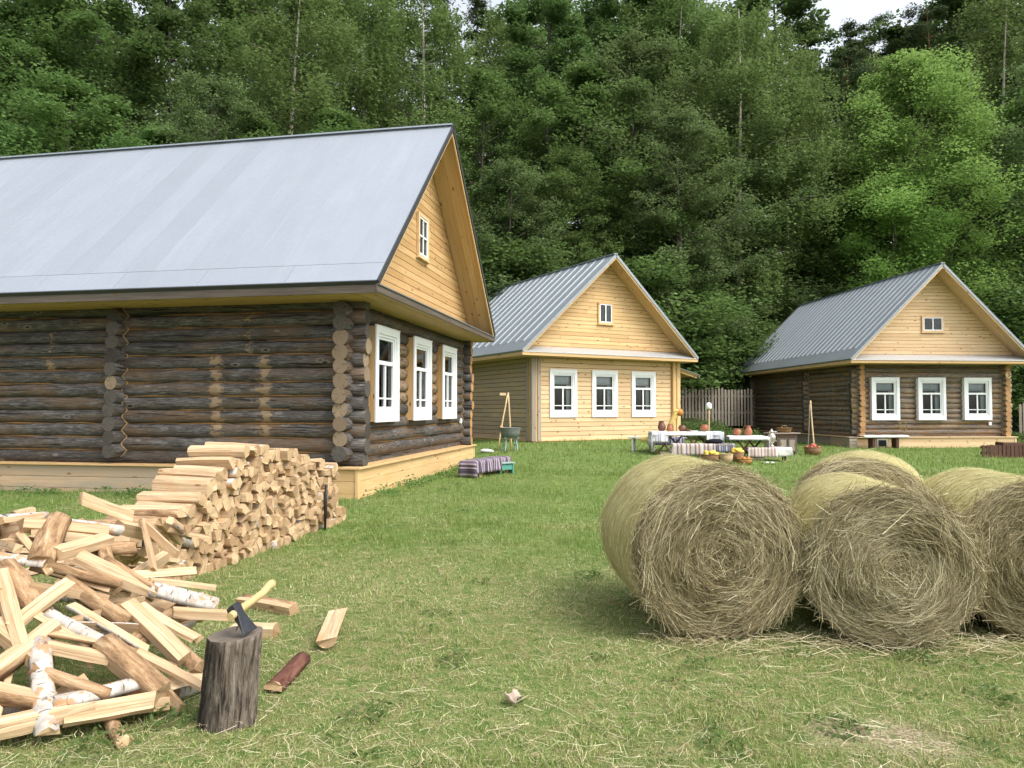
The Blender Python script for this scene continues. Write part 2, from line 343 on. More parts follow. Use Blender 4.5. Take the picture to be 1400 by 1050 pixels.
# ------------------------------------------------------------------ mesh building
class MB:
    def __init__(s): s.v = []; s.f = []; s.uv = []; s.r = []; s.m = []; s.p = []; s.sm = []
    def face(s, idx, uvs, rnd, mat=0, smooth=False):
        s.f.append(tuple(idx)); s.uv += uvs; s.r.append(rnd); s.m.append(mat); s.sm.append(smooth)
    def vert(s, p, pale=0.): s.v.append(tuple(p)); s.p.append(pale); return len(s.v)-1
    def box(s, c, d, R=None, rnd=None, mat=0, taper=None, ax=None):
        """box of size d at c, UV u along its longest side"""
        rnd = U(0, 1) if rnd is None else rnd
        c = Vector(c); h = Vector(d)/2
        ax = ax if ax is not None else max(range(3), key=lambda i: d[i])
        o = [i for i in range(3) if i != ax]
        b = len(s.v)
        for sx in (-1, 1):
            for sy in (-1, 1):
                for sz in (-1, 1):
                    l = Vector((sx*h.x, sy*h.y, sz*h.z)); 
                    s.vert(c + (R @ l if R else l))
        fs = [(0, 1, 3, 2), (4, 6, 7, 5), (0, 4, 5, 1), (2, 3, 7, 6), (0, 2, 6, 4), (1, 5, 7, 3)]
        L = [Vector((sx*h.x, sy*h.y, sz*h.z)) for sx in (-1, 1) for sy in (-1, 1) for sz in (-1, 1)]
        for k, q in enumerate(fs):
            fa = k//2
            if fa == ax: uv = [(L[i][o[0]], L[i][o[1]]) for i in q]
            else:
                ot = [i for i in o if i != fa][0]; uv = [(L[i][ax], L[i][ot]+.37*k) for i in q]
            s.face([b+i for i in q], uv, rnd, mat)
        return s
    def prism(s, poly, axis_o, e1, e2, e3, t0, t1, rnd=None, mat=0, uvax=0):
        """polygon (a,b) in plane e1,e2 extruded from t0 to t1 along e3"""
        rnd = U(0, 1) if rnd is None else rnd
        o = Vector(axis_o); n = len(poly); b = len(s.v)
        for t in (t0, t1):
            for a, c in poly: s.vert(o+e1*a+e2*c+e3*t)
        w = (lambda a, c: (a, c)) if uvax == 0 else (lambda a, c: (c, a))
        s.face([b+i for i in range(n)][::-1], [w(*p) for p in poly][::-1], rnd, mat)
        s.face([b+n+i for i in range(n)], [w(*p) for p in poly], rnd, mat)
        for i in range(n):
            j = (i+1) % n
            s.face([b+i, b+j, b+n+j, b+n+i], [w(*poly[i]), w(*poly[j]), (w(*poly[j])[0], w(*poly[j])[1]+.03), (w(*poly[i])[0], w(*poly[i])[1]+.03)], rnd, mat)
        return s
    def tube(s, pts, rad, seg=8, mat=0, cap=None, rnd=None, pale=None, wob=0., smooth=True, u0=0.):
        rnd = U(0, 1) if rnd is None else rnd
        pts = [Vector(p) for p in pts]; rad = rad if isinstance(rad, (list, tuple)) else [rad]*len(pts)
        b = len(s.v); u = [u0]
        for i in range(1, len(pts)): u.append(u[-1]+(pts[i]-pts[i-1]).length)
        d0 = (pts[-1]-pts[0]).normalized(); up = Vector((0, 0, 1)) if abs(d0.z) < .9 else Vector((1, 0, 0))
        ph = [U(0, 6.28) for _ in range(3)]; a1 = []
        for i, p in enumerate(pts):
            t = (pts[min(i+1, len(pts)-1)]-pts[max(i-1, 0)]).normalized()
            x = t.cross(up).normalized(); y = x.cross(t)
            for k in range(seg):
                a = 2*PI*k/seg; r = rad[i]*(1+wob*(math.sin(2*a+ph[0])*.6+math.sin(3*a+ph[1]+u[i]*.7)*.4+math.sin(u[i]*2.1+ph[2])*.5))
                s.vert(p+x*(math.cos(a)*r)+y*(math.sin(a)*r), pale(u[i]) if pale else 0.)
        per = 2*PI*sum(rad)/len(rad)
        for i in range(len(pts)-1):
            for k in range(seg):
                k2 = (k+1) % seg
                s.face([b+i*seg+k, b+i*seg+k2, b+(i+1)*seg+k2, b+(i+1)*seg+k],
                       [(u[i], per*k/seg), (u[i], per*(k+1)/seg), (u[i+1], per*(k+1)/seg), (u[i+1], per*k/seg)], rnd, mat, smooth)
        cm = mat if cap is None else cap
        for e, base in ((0, b), (1, b+(len(pts)-1)*seg)):
            r = rad[0] if e == 0 else rad[-1]
            ids = [base+k for k in range(seg)]; uv = [(math.cos(2*PI*k/seg)*r, math.sin(2*PI*k/seg)*r) for k in range(seg)]
            if e == 0: ids = ids[::-1]; uv = uv[::-1]
            if r > 1e-4: s.face(ids, uv, (rnd*7.3) % 1, cm[e] if isinstance(cm, (list, tuple)) else cm)
        return s
    def lathe(s, prof, c=(0, 0, 0), seg=20, mat=0, rnd=None, sx=1., sy=1.):
        rnd = U(0, 1) if rnd is None else rnd
        b = len(s.v); c = Vector(c); L = 0; us = []
        for i, (r, z) in enumerate(prof):
            if i: L += math.hypot(r-prof[i-1][0], z-prof[i-1][1])
            us.append(L)
            for k in range(seg):
                a = 2*PI*k/seg; s.vert(c+Vector((r*math.cos(a)*sx, r*math.sin(a)*sy, z)))
        R = max(p[0] for p in prof)
        for i in range(len(prof)-1):
            for k in range(seg):
                k2 = (k+1) % seg
                s.face([b+i*seg+k, b+i*seg+k2, b+(i+1)*seg+k2, b+(i+1)*seg+k],
                       [(k/seg*6.28*R, us[i]), ((k+1)/seg*6.28*R, us[i]), ((k+1)/seg*6.28*R, us[i+1]), (k/seg*6.28*R, us[i+1])], rnd, mat, True)
        for e, i in ((0, 0), (1, len(prof)-1)):
            if prof[i][0] > 1e-4:
                ids = [b+i*seg+k for k in range(seg)]; uv = [(math.cos(2*PI*k/seg)*prof[i][0], math.sin(2*PI*k/seg)*prof[i][0]) for k in range(seg)]
                if e == 0: ids = ids[::-1]; uv = uv[::-1]
                s.face(ids, uv, rnd, mat)
        return s
    def sheet(s, P, uvf, th=.006, mat=0, rnd=.5):
        """grid of points P[i][j] given a small thickness by a doubled layer"""
        ni, nj = len(P), len(P[0])
        V = [[Vector(p) for p in row] for row in P]
        N = [[((V[min(i+1, ni-1)][j]-V[max(i-1, 0)][j]).cross(V[i][min(j+1, nj-1)]-V[i][max(j-1, 0)])).normalized() for j in range(nj)] for i in range(ni)]
        b = len(s.v)
        for lay in (0, 1):
            for i in range(ni):
                for j in range(nj): s.vert(V[i][j]+N[i][j]*(th*(.5-lay)))
        q = ni*nj
        for i in range(ni-1):
            for j in range(nj-1):
                a = [(i, j), (i+1, j), (i+1, j+1), (i, j+1)]; uv = [uvf(*x) for x in a]
                ids = [b+x*nj+y for x, y in a]
                s.face(ids, uv, rnd, mat, True); s.face([k+q for k in ids][::-1], uv[::-1], rnd, mat, True)
        rim = [(i, 0) for i in range(ni)]+[(ni-1, j) for j in range(1, nj)]+[(i, nj-1) for i in range(ni-2, -1, -1)]+[(0, j) for j in range(nj-2, 0, -1)]
        for k in range(len(rim)):
            a, c = rim[k], rim[(k+1) % len(rim)]
            s.face([b+a[0]*nj+a[1], b+a[0]*nj+a[1]+q, b+c[0]*nj+c[1]+q, b+c[0]*nj+c[1]], [uvf(*a), uvf(*a), uvf(*c), uvf(*c)], rnd, mat)
        return s
    def build(s, name, mats, parent=None, bevel=0., loc=None):
        me = bpy.data.meshes.new(name); me.from_pydata(s.v, [], s.f)
        mats = mats if isinstance(mats, (list, tuple)) else [mats]
        for m in mats: me.materials.append(MT[m] if isinstance(m, str) else m)
        ul = me.uv_layers.new(name='UVMap'); ul.data.foreach_set('uv', np.array(s.uv, np.float32).ravel())
        a = me.attributes.new('rnd', 'FLOAT', 'FACE'); a.data.foreach_set('value', np.array(s.r, np.float32))
        if any(s.p): a = me.attributes.new('pale', 'FLOAT', 'POINT'); a.data.foreach_set('value', np.array(s.p, np.float32))
        me.polygons.foreach_set('material_index', np.array(s.m, np.int32)); me.polygons.foreach_set('use_smooth', np.array(s.sm, bool))
        me.update()
        o = bpy.data.objects.new(name, me); C.objects.link(o)
        if parent: o.parent = parent
        if loc is not None: o.location = loc
        if bevel:
            b = o.modifiers.new('edge', 'BEVEL'); b.width = bevel; b.segments = 1; b.limit_method = 'ANGLE'
        return o
def rotz(a): return Matrix.Rotation(a, 3, 'Z')
def frame(d, up=(0, 0, 1)):
    """3x3 matrix whose x axis is d"""
    x = Vector(d).normalized(); u = Vector(up)
    if abs(x.dot(u)) > .98: u = Vector((0, 1, 0))
    y = u.cross(x).normalized(); z = x.cross(y)
    return Matrix((x, y, z)).transposed()
def tag(o, label=None, cat=None, group=None, kind=None):
    if label: o['label'] = label
    if cat: o['category'] = cat
    if group: o['group'] = group
    if kind: o['kind'] = kind
    return o
def empty(name, loc=(0, 0, 0), rz=0., label=None, cat=None, group=None):
    o = bpy.data.objects.new(name, None); C.objects.link(o); o.location = loc; o.rotation_euler = (0, 0, rz)
    o.empty_display_size = .2
    return tag(o, label, cat, group)
def copy_tree(o, parent=None):
    c = o.copy(); C.objects.link(c)
    if parent: c.parent = parent
    for ch in o.children: copy_tree(ch, c)
    return c
def fastmesh(name, V, faces, mat, rnd=None, extra={}, parent=None, smooth=False):
    """V (n,3); faces: list of (m,k) index arrays; rnd: per-face values in the same order"""
    me = bpy.data.meshes.new(name); V = np.asarray(V, np.float32)
    me.vertices.add(len(V)); me.vertices.foreach_set('co', V.ravel())
    ls = np.concatenate([f.ravel() for f in faces]).astype(np.int32)
    tot = np.concatenate([np.full(len(f), f.shape[1]) for f in faces]).astype(np.int32)
    st = np.concatenate([[0], np.cumsum(tot)[:-1]]).astype(np.int32)
    me.loops.add(len(ls)); me.loops.foreach_set('vertex_index', ls)
    me.polygons.add(len(tot)); me.polygons.foreach_set('loop_start', st); me.polygons.foreach_set('loop_total', tot)
    if smooth: me.polygons.foreach_set('use_smooth', np.ones(len(tot), bool))
    me.materials.append(MT[mat] if isinstance(mat, str) else mat)
    if rnd is not None: me.attributes.new('rnd', 'FLOAT', 'FACE').data.foreach_set('value', np.asarray(rnd, np.float32))
    for k, (dom, a) in extra.items(): me.attributes.new(k, 'FLOAT', dom).data.foreach_set('value', np.asarray(a, np.float32))
    me.update(calc_edges=True)
    o = bpy.data.objects.new(name, me); C.objects.link(o)
    if parent: o.parent = parent
    return o
# ------------------------------------------------------------------ ground
def dryness(x, y):
    t = .70*(1-ss(5.6, 9.5, y)) + .34*(1-ss(9, 16, y))
    t = t - .26*ss(.0, 2.6, x)*ss(2.6, 4.0, y)*(1-ss(8, 12, y))
    return np.clip(t + (fbm(x*.9, y*.9, 3)-.5)*1.5 + (fbm(x*3.1, y*3.1, 9)-.5)*.9, 0, 1)
def bareness(x, y):
    b = np.zeros_like(np.asarray(x, float))
    for (cx, cy, rx, ry) in ((1.83, 3.62, .42, .20), (1.25, 4.45, .2, .1), (.75, 3.5, .14, .06)):
        d = np.sqrt(((x-cx)/rx)**2+((y-cy)/ry)**2) + (fbm(x*6, y*6, 5)-.5)*1.2
        b = np.maximum(b, 1-ss(.55, 1.1, d))
    return b
def make_ground():
    ys = np.concatenate([np.arange(-6, 16, .22), np.arange(16, 50, .7), np.arange(50, 120, 4), [150, 220, 400, 800]])
    xs = np.concatenate([[-800, -400, -200, -120], np.arange(-80, -20, 4), np.arange(-20, -7, .7), np.arange(-7, 8, .22), np.arange(8, 24, .7), np.arange(24, 84, 4), [120, 200, 400, 800]])
    X, Y = np.meshgrid(xs, ys); Z = gz(X, Y); Z = np.where(Y > 95, gz(X, np.full_like(Y, 95)), Z)
    Z = Z + np.where((Y < 16) & (np.abs(X) < 8), (fbm(X*1.9, Y*1.9, 2)-.5)*.04, 0)
    n, m = X.shape; V = np.stack([X, Y, Z], -1).reshape(-1, 3)
    i = np.arange(n-1)[:, None]*m + np.arange(m-1)[None]; F = np.stack([i, i+1, i+m+1, i+m], -1).reshape(-1, 4)
    x, y = V[:, 0], V[:, 1]
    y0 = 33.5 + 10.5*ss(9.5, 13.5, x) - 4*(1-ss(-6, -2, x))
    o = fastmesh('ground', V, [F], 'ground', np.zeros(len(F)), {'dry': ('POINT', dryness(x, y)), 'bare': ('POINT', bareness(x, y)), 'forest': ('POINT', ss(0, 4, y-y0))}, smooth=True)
    return tag(o, 'mown grassy ground with dry yellow patches rising into the wood', kind='structure')
make_ground()

# ------------------------------------------------------------------ houses
def window(root, cx, zb, zt, w, yf, depth, jamb='pine_orange', curtain='top', lab=None):
    """yf: front of the trim; depth: back to the room"""
    h = zt-zb; tw = w*.105; bw = tw*1.35
    t = MB()
    t.box((cx-w/2+tw/2, yf+.018, (zb+zt)/2), (tw, .036, h), mat=0)
    t.box((cx+w/2-tw/2, yf+.018, (zb+zt)/2), (tw, .036, h), mat=0)
    t.box((cx, yf+.016, zt-tw/2), (w-2*tw, .036, tw)); t.box((cx, yf+.016, zb+bw/2), (w-2*tw, .036, bw))
    t.box((cx, yf+.012, zt+.008), (w+.02, .05, .018))
    # inner stepped moulding
    iw, i0, i1 = w-2*tw, zb+bw, zt-tw; m = .05
    for sx in (-1, 1): t.box((cx+sx*(iw/2-m/2), yf+.045, (i0+i1)/2), (m, .03, i1-i0))
    t.box((cx, yf+.043, i1-m/2), (iw-2*m, .03, m)); t.box((cx, yf+.043, i0+m*.6), (iw-2*m, .03, m*1.2))
    win = t.build('window', 'white', root, .004)
    if lab: win['label'] = lab
    j = MB()
    for sx in (-1, 1): j.box((cx+sx*(w/2-.025), yf+.036+depth/2, (zb+zt)/2), (.04, depth, h-.02))
    j.box((cx, yf+.036+depth/2, zt-.03), (w-.1, depth, .04)); j.box((cx, yf+.036+depth/2, zb+.03), (w-.1, depth, .04))
    j.build('window_jamb', jamb, win)
    s = MB(); a0, a1 = i0+m*1.2, i1-m; sw = iw-2*m; b = .045; ys = yf+.075
    for sx in (-1, 1): s.box((cx+sx*(sw/2-b/2), ys, (a0+a1)/2), (b, .04, a1-a0))
    s.box((cx, ys, a1-b/2), (sw-2*b, .04, b)); s.box((cx, ys, a0+b/2), (sw-2*b, .04, b))
    tz = a0+(a1-a0)*.645
    s.box((cx, ys-.006, tz), (sw-2*b, .05, .075))
    s.box((cx, ys+.002, (a0+b+tz-.0375)/2), (.055, .04, tz-.0375-a0-b))
    bz = a0+(a1-a0)*.15
    for sx in (-1, 1): s.box((cx+sx*(sw/4-b/2+.014), ys+.004, bz), (sw/2-b-.0275, .03, .03))
    s.build('sash', 'white', win, .003)
    g = MB(); g.box((cx, ys+.022, (a0+a1)/2), (sw-.02, .006, a1-a0-.02)); g.build('pane', 'glass', win)
    c = MB()
    def sheet(x0, x1, z0, z1, n=10):
        P = [[(x0+(x1-x0)*i/n, ys+.11+.018*math.sin(i*2.1), z0+(z1-z0)*k/3) for k in range(4)] for i in range(n+1)]
        c.sheet(P, lambda i, k: (i*.05, k*.1), .004)
    if 'top' in curtain: sheet(cx-sw/2+.02, cx+sw/2-.02, tz+.12, a1-.02)
    if 'right' in curtain: sheet(cx+sw*.27, cx+sw/2-.01, a0+.02, tz+.1, 6)
    if 'full' in curtain: sheet(cx-sw*.05, cx+sw/2-.02, a0+.02, a1-.05, 16)
    if 'left' in curtain: sheet(cx-sw/2+.01, cx-sw*.3, a0+.02, tz+.1, 6)
    if c.v: c.build('curtain', 'curtain', win)
    return win
def small_window(root, cx, z0, z1, w, y, cols, rows, frame_m, bar_m):
    f = MB(); t = .075
    for sx in (-1, 1): f.box((cx+sx*(w/2-t/2), y-.034, (z0+z1)/2), (t, .055, z1-z0))
    f.box((cx, y-.036, z1-t/2), (w-2*t, .055, t)); f.box((cx, y-.036, z0+t/2), (w-2*t, .055, t))
    f.box((cx, y-.045, z0-.012), (w+.06, .09, .024))
    win = f.build('attic_window', frame_m, root, .003)
    s = MB(); iw, a0, a1, b = w-2*t, z0+t, z1-t, .038
    for sx in (-1, 1): s.box((cx+sx*(iw/2-b/2), y-.035, (a0+a1)/2), (b, .03, a1-a0))
    s.box((cx, y-.036, a1-b/2), (iw-2*b, .03, b)); s.box((cx, y-.036, a0+b/2), (iw-2*b, .03, b))
    for i in range(1, cols): s.box((cx-iw/2+iw*i/cols, y-.035, (a0+a1)/2), (b*1.2, .03, a1-a0-2*b))
    for i in range(1, rows): s.box((cx, y-.038, a0+(a1-a0)*i/rows), (iw-2*b, .028, b))
    s.build('sash', bar_m, win)
    g = MB(); g.box((cx, y-.024, (a0+a1)/2), (iw-.01, .006, a1-a0-.01)); g.build('pane', 'glass', win)
    k = MB(); k.box((cx, y-.013, (a0+a1)/2), (iw-.004, .006, a1-a0-.004)); k.build('dark_backing', 'room', win)  # dark plate added over the gable boards, standing in for the unlit attic
    return win
def segs(a, b, holes):
    out = [(a, b)]
    for h0, h1 in holes:
        n = []
        for s0, s1 in out:
            if h1 <= s0 or h0 >= s1: n.append((s0, s1)); continue
            if h0-s0 > .06: n.append((s0, h0))
            if s1-h1 > .06: n.append((h1, s1))
        out = n
    return out
def log_run(mb, axis, fixed, z, a, b, r, pale=None, caps=(1, 1), wob=.045):
    n = max(2, int((b-a)/.3)+1); jit = [(U(-.008, .008), U(-.008, .008)) for _ in range(n)]
    pts = []
    for i in range(n):
        t = a+(b-a)*i/(n-1); j = jit[i]
        pts.append((fixed+j[0], t, z+j[1]) if axis == 'y' else (t, fixed+j[0], z+j[1]))
    mb.tube(pts, [r*U(.97, 1.03) for _ in range(n)], 12, 0, caps, U(0, 1), pale, wob)
def house_roof(root, p, metal, rib, ribw, ribh, step, band, trim):
    ex, ey, ew, ze, zr, L = p['ex'], p['ey'], p['ew'], p['ze'], p['zr'], p['L']
    xm = ew/2-ex; sl = math.hypot(ew/2, zr-ze); y0, y1 = -ey, L+.55
    ro = MB(); rb = MB(); ed = MB()
    for s in (-1, 1):
        d = Vector((-s*(ew/2), 0, zr-ze)).normalized()     # up the slope
        R = Matrix((d, Vector((0, 1, 0)), d.cross(Vector((0, 1, 0))))).transposed()
        nrm = d.cross(Vector((0, 1, 0)))
        if nrm.z < 0: nrm = -nrm
        e = Vector((xm+s*ew/2, 0, ze)); y = y0; k = 0
        while y < y1-.02:
            yb = min(y+step, y1)
            ln = sl-band+.01; ro.box(e+d*(band+ln/2)+Vector((0, (y+yb)/2, 0))-nrm*.015, (ln, yb-y-.006, .03), R, ax=0)
            if k: rb.box(e+d*(band+ln/2-.02)+Vector((0, y, 0))+nrm*(ribh/2-.004), (ln-.06, ribw, ribh), R)
            y = yb; k += 1
        y = y0; st2 = step*2.6
        while y < y1-.02:
            yb = min(y+st2, y1); ro.box(e+d*(band/2-.005)+Vector((0, (y+yb)/2, 0))-nrm*.012, (band-.018, yb-y-.006, .03), R, ax=0); y = yb
        ed.box(e+d*(sl/2+.01)+Vector((0, y0-.012, 0))-nrm*.035, (sl+.04, .024, .1), R)
        ed.box(e+d*(sl/2+.01)+Vector((0, y1+.012, 0))-nrm*.035, (sl+.04, .024, .1), R)
        ed.box(e+Vector((0, (y0+y1)/2, 0))-nrm*.035+d*(-.012), (.022, y1-y0, .075), R)
        # boards under the verge
        so = MB(); vw = p['yg']+ey-.03
        for q in range(4):
            so.box(e+d*(sl/2-.03)+Vector((0, y0+.02+vw*(q+.5)/4, 0))-nrm*.055, (sl-.1, vw/4-.004, .022), R)
        so.box(e+d*(sl/2-.02)+Vector((0, y0+.018, 0))-nrm*.105, (sl-.12, .03, .075), R)
        so.build('verge_boards', p['verge'], root, .002)
    ro.box((xm, (y0+y1)/2, zr+.012), (.16, y1-y0+.01, .03), None)
    r = ro.build('roof', metal, root); rb.build('roof_seams', rib, r); ed.build('roof_edge', trim, r)
    # eave boards along both sides
    for s, xe in ((-1, -ex), (1, ew-ex)):
        b = MB(); xi = xe-s*.03
        b.box((xi-s*.016, (y0+y1)/2, ze-.115), (.03, y1-y0-.06, .15))
        b.build('eave_fascia', p['fascia'], root, .003)
        b = MB(); x1 = .36 if s < 0 else p['W']-.36; xa, xb = sorted((xi-s*.034, x1)); n = 4
        for q in range(n):
            b.box((xa+(xb-xa)*(q+.5)/n, (y0+.4+y1)/2, ze-.18-.004*(q % 2)), ((xb-xa)/n-.006, y1-y0-.42, .02))
        b.build('eave_soffit', 'soffit', root, .002)
def gable(root, p, y, m, rowh=.145, th=.03):
    g = MB(); sl = (p['zr']-p['ze'])/(p['ew']/2); xm = p['ew']/2-p['ex']; z = p['ze']-.05
    while z < p['zr']-.25:
        z1 = z+rowh; f = lambda q: max(0., (p['zr']-.085-q)/sl)
        a, b = min(f(z), p['ew']/2-.1), min(f(z1), p['ew']/2-.1)
        if b > .02:
            cut = U(-.6, .6)*a
            for (l0, r0, l1, r1) in ((-a, cut-.002, -b, min(cut, b)-.002), (cut+.002, a, min(cut, b)+.002, b)):
                if r1-l1 > .02 and r0-l0 > .02:
                    k = U(0, .006)
                    g.prism([(l0, z+.006), (r0, z+.006), (r1, z1-.007), (l1, z1-.007)], (xm, y-k, 0), Vector((1, 0, 0)), Vector((0, 0, 1)), Vector((0, 1, 0)), 0, th+k)
        z = z1
    g.prism([(-p['ew']*.42, p['ze']), (p['ew']*.42, p['ze']), (0, p['zr']-.45)], (xm, y+th+.01, 0), Vector((1, 0, 0)), Vector((0, 0, 1)), Vector((0, 1, 0)), 0, .02)
    return g.build('gable', m, root)
def cornice(root, p, metal, fascia):
    ex, ey, ew, ze = p['ex'], p['ey'], p['ew'], p['ze']; b = MB()
    n = 5; ya, yb = -ey+.035, p['yw']+.05
    for q in range(n): b.box((ew/2-ex, ya+(yb-ya)*(q+.5)/n, ze-.165-.004*(q % 2)), (ew-.08, (yb-ya)/n-.005, .022))
    b.build('cornice_soffit', 'soffit', root, .002)
    b = MB(); b.box((ew/2-ex, -ey+.016, ze-.115), (ew-.03, .03, .13)); b.build('cornice_fascia', fascia, root, .004)
    c = MB(); cs = p['cs']; a = ew/2-.02; k = cs/((p['zr']-ze)/(ew/2))+.05
    A = [(-a, ze-.045), (a, ze-.045)]
    lo = [Vector((ew/2-ex+x, -ey-.02, z)) for x, z in A]; hi = [Vector((ew/2-ex+s*(a-k), p['yg']-.005, ze-.045+cs)) for s in (-1, 1)]
    i = [c.vert(v) for v in lo+hi]+[c.vert(v-Vector((0, 0, .02))) for v in lo+hi]
    uv = [(0, 0), (ew, 0), (ew, .7), (0, .7)]
    c.face([i[0], i[1], i[3], i[2]], uv, .3); c.face([i[4], i[6], i[7], i[5]], uv, .3); c.face([i[0], i[4], i[5], i[1]], uv, .3)
    c.face([i[2], i[3], i[7], i[6]], uv, .3); c.face([i[0], i[2], i[6], i[4]], uv, .3); c.face([i[1], i[5], i[7], i[3]], uv, .3)
    c.build('cornice_flashing', metal, root)
def plinth(root, W, L, zs, mf, msf, ms, ledge, near=1.3):
    b = MB(); rows = 3; z0 = -.12; h = (zs-.03-z0)/rows
    for q in range(rows): b.box((W/2, .04+U(0, .004), z0+h*(q+.5)), (W-.18, .04, h-.005))
    for x in (.045, W-.045): b.box((x, .032, (z0+zs-.03)/2), (.09, .05, zs-.03-z0))
    b.build('plinth', mf, root, .003)
    for x, s in ((.04, 1), (W-.04, -1)):
        b = MB()
        for q in range(rows): b.box((x+s*U(.0, .004), near/2+.05, z0+h*(q+.5)), (.04, near-.02, h-.005), ax=1)
        b.build('plinth', msf, root, .003); b = MB()
        for q in range(rows): b.box((x+s*U(.0, .006), (near+.06+L)/2, z0+h*(q+.5)), (.04, L-near-.07, h-.006), ax=1)
        b.build('plinth', ms, root, .003)
    b = MB(); b.box((W/2, .14, zs-.012), (W+.06, .36, .034)); 
    b.box((.14, L/2+.33, zs-.0125), (.34, L-.02, .034), ax=1); b.box((W-.14, L/2+.33, zs-.0125), (.34, L-.02, .034), ax=1)
    b.build('plinth_ledge', ledge, root, .004)
def log_walls(root, p, body, fr, side_pale, front_pale, ends_fn, cross, holes, tow):
    W, L, zs, ze = p['W'], p['L'], p['zs'], p['ze']; ins = .34; r0 = p['r']; pt = p['pitch']; top = ze-.2
    def wallset(name, m, axis, fixed, off, a, b, hl, palef, sgn, ends):
        mb = MB(); z = zs+r0*.85+off; k = 0
        while z < top:
            r = r0*U(.94, 1.06); hs = [(h[0], h[1]) for h in hl if h[2]-.03 < z < h[3]+.03]
            for s0, s1 in segs(a, b, hs):
                e = ends(s0, s1, z, k); log_run(mb, axis, fixed, z, s0-(U(-.03, .03) if s0 == a else 0), s1+(U(-.03, .03) if s1 == b else 0), r, (lambda u, q=s0, zz=z: palef(q+u, zz)) if palef else None, e)
            if z+pt < top+.1:
                for s0, s1 in segs(a+.1, b-.1, [(h[0], h[1]) for h in hl if h[2] < z+pt/2 < h[3]]):
                    f = fixed+sgn*r0*.56; t0 = s0
                    while t0 < s1-.1:
                        t1 = min(s1, t0+U(.5, 2.6)); n = max(2, int((t1-t0)/.3)); q = [t0+(t1-t0)*i/n for i in range(n+1)]
                        if random.random() < .62 and sgn < 0: mb.tube([((f, t, z+pt/2+U(-.008, .008)) if axis == 'y' else (t, f, z+pt/2+U(-.008, .008))) for t in q], [U(.004, .012)]+[U(.008, .026) for _ in q[2:]]+[.004], 5, 4)
                        t0 = t1
            z += pt; k += 1
        return mb.build(name, [body if m is None else m, 'end_pale', 'end_dark', 'end_orange', tow], root)
    wallset('wall', None, 'y', ins, 0, 0., L, [], side_pale, -1, ends_fn('side'))
    wallset('wall', None, 'y', W-ins, 0, 0., L, [], None, 1, ends_fn('right'))
    wallset('wall', fr, 'x', ins, pt/2, 0., W, holes, front_pale, -1, ends_fn('front'))
    wallset('wall', None, 'x', L-ins, pt/2, 0., W, [], None, 1, ends_fn('back'))
    # dark sill logs under the first facade course and top plates
    b = MB(); b.box((W/2, ins+.02, zs+.07), (W-.6, .14, .14)); b.box((W/2, ins+.03, top+.03), (W-.5, .16, .3)); b.box((ins+.03, L/2, top+.03), (.16, L-.5, .3)); b.box((W-ins-.03, L/2, top+.03), (.16, L-.5, .3))
    b.build('sill_beam', body, root)
    for yc in cross:
        mb = MB(); z = zs+r0*.85+pt/2; k = 0
        while z < top:
            log_run(mb, 'x', yc, z, U(-.03, .04), .8, r0*U(.93, 1.06), None, ends_fn('cross')(0, 0, z, k)); z += pt; k += 1
        mb.build('wall', [body, 'end_pale', 'end_dark', 'end_orange'], root)
    def zig(fn):
        zz = MB(); pts = []; z = zs+r0*.85
        while z < top:
            pts += [fn(z, 1), fn(z+pt/2, 0)]; z += pt
        zz.tube(pts, .014, 5); zz.build('corner_caulking', 'tow', root)
    for yc in [ins]+list(cross):
        for s in (-1, 1):
            if yc == ins and s < 0: continue
            zig(lambda z, c: (ins-(r0*1.02 if c else r0*.62), yc+s*(.075 if c else .152), z))
    zig(lambda z, c: (ins+(.152 if c else .075), ins-(r0*.62 if c else r0*1.02), z)); zig(lambda z, c: (W-ins-(.152 if c else .075), ins-(r0*.62 if c else r0*1.02), z))
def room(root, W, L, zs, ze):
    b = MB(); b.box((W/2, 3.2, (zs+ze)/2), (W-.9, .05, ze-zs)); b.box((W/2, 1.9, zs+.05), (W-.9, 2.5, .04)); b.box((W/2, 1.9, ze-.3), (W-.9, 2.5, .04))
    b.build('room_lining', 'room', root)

# ---- near log house
hA = dict(W=8.13, L=14., ex=.647, ey=.553, ew=8.777, ze=3.49, zr=7.60, zs=.515, yg=.12, yw=.24, r=.13, pitch=.241, cs=.10, verge='pine', fascia='board_dark')
H1 = empty('log_house', (-2.521, 12.118, .116), 1.384, 'large dark log house in front left with broad pale metal roof', 'house', 'village houses')
house_roof(H1, hA, 'roof', 'roof', .014, .007, .6, .52, 'trim_dark')
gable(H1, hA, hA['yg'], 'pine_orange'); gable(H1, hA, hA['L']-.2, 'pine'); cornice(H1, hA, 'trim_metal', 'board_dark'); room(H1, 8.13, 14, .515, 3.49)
plinth(H1, 8.13, 14, .515, 'pine', 'pine', 'plank_grey', 'pine', 2.4)  # grey rear side boards hold the shade behind the woodpile in their colour
w1 = [(1.591+2.15*i, 1.244, 2.983, 1.235) for i in range(3)]
holes = [(c-w/2+.03, c+w/2-.03, a+.03, b-.03) for c, a, b, w in w1]
def sp1(y, z):
    v = 0
    for yc, a, b in ((2.80, 1.0, 2.45), (1.80, 1.0, 2.5), (2.04, 2.5, 3.1), (6.0, 2.3, 3.0)):
        if a < z < b: v = max(v, 1-min(1, abs(y-yc)/.17))
    return min(1, v*1.6)
fp1 = lambda x, z: .85 if (1.55 < z < 2.75 and 2.1 < x < 5.5) else (.3 if z < 1.2 else 0.)
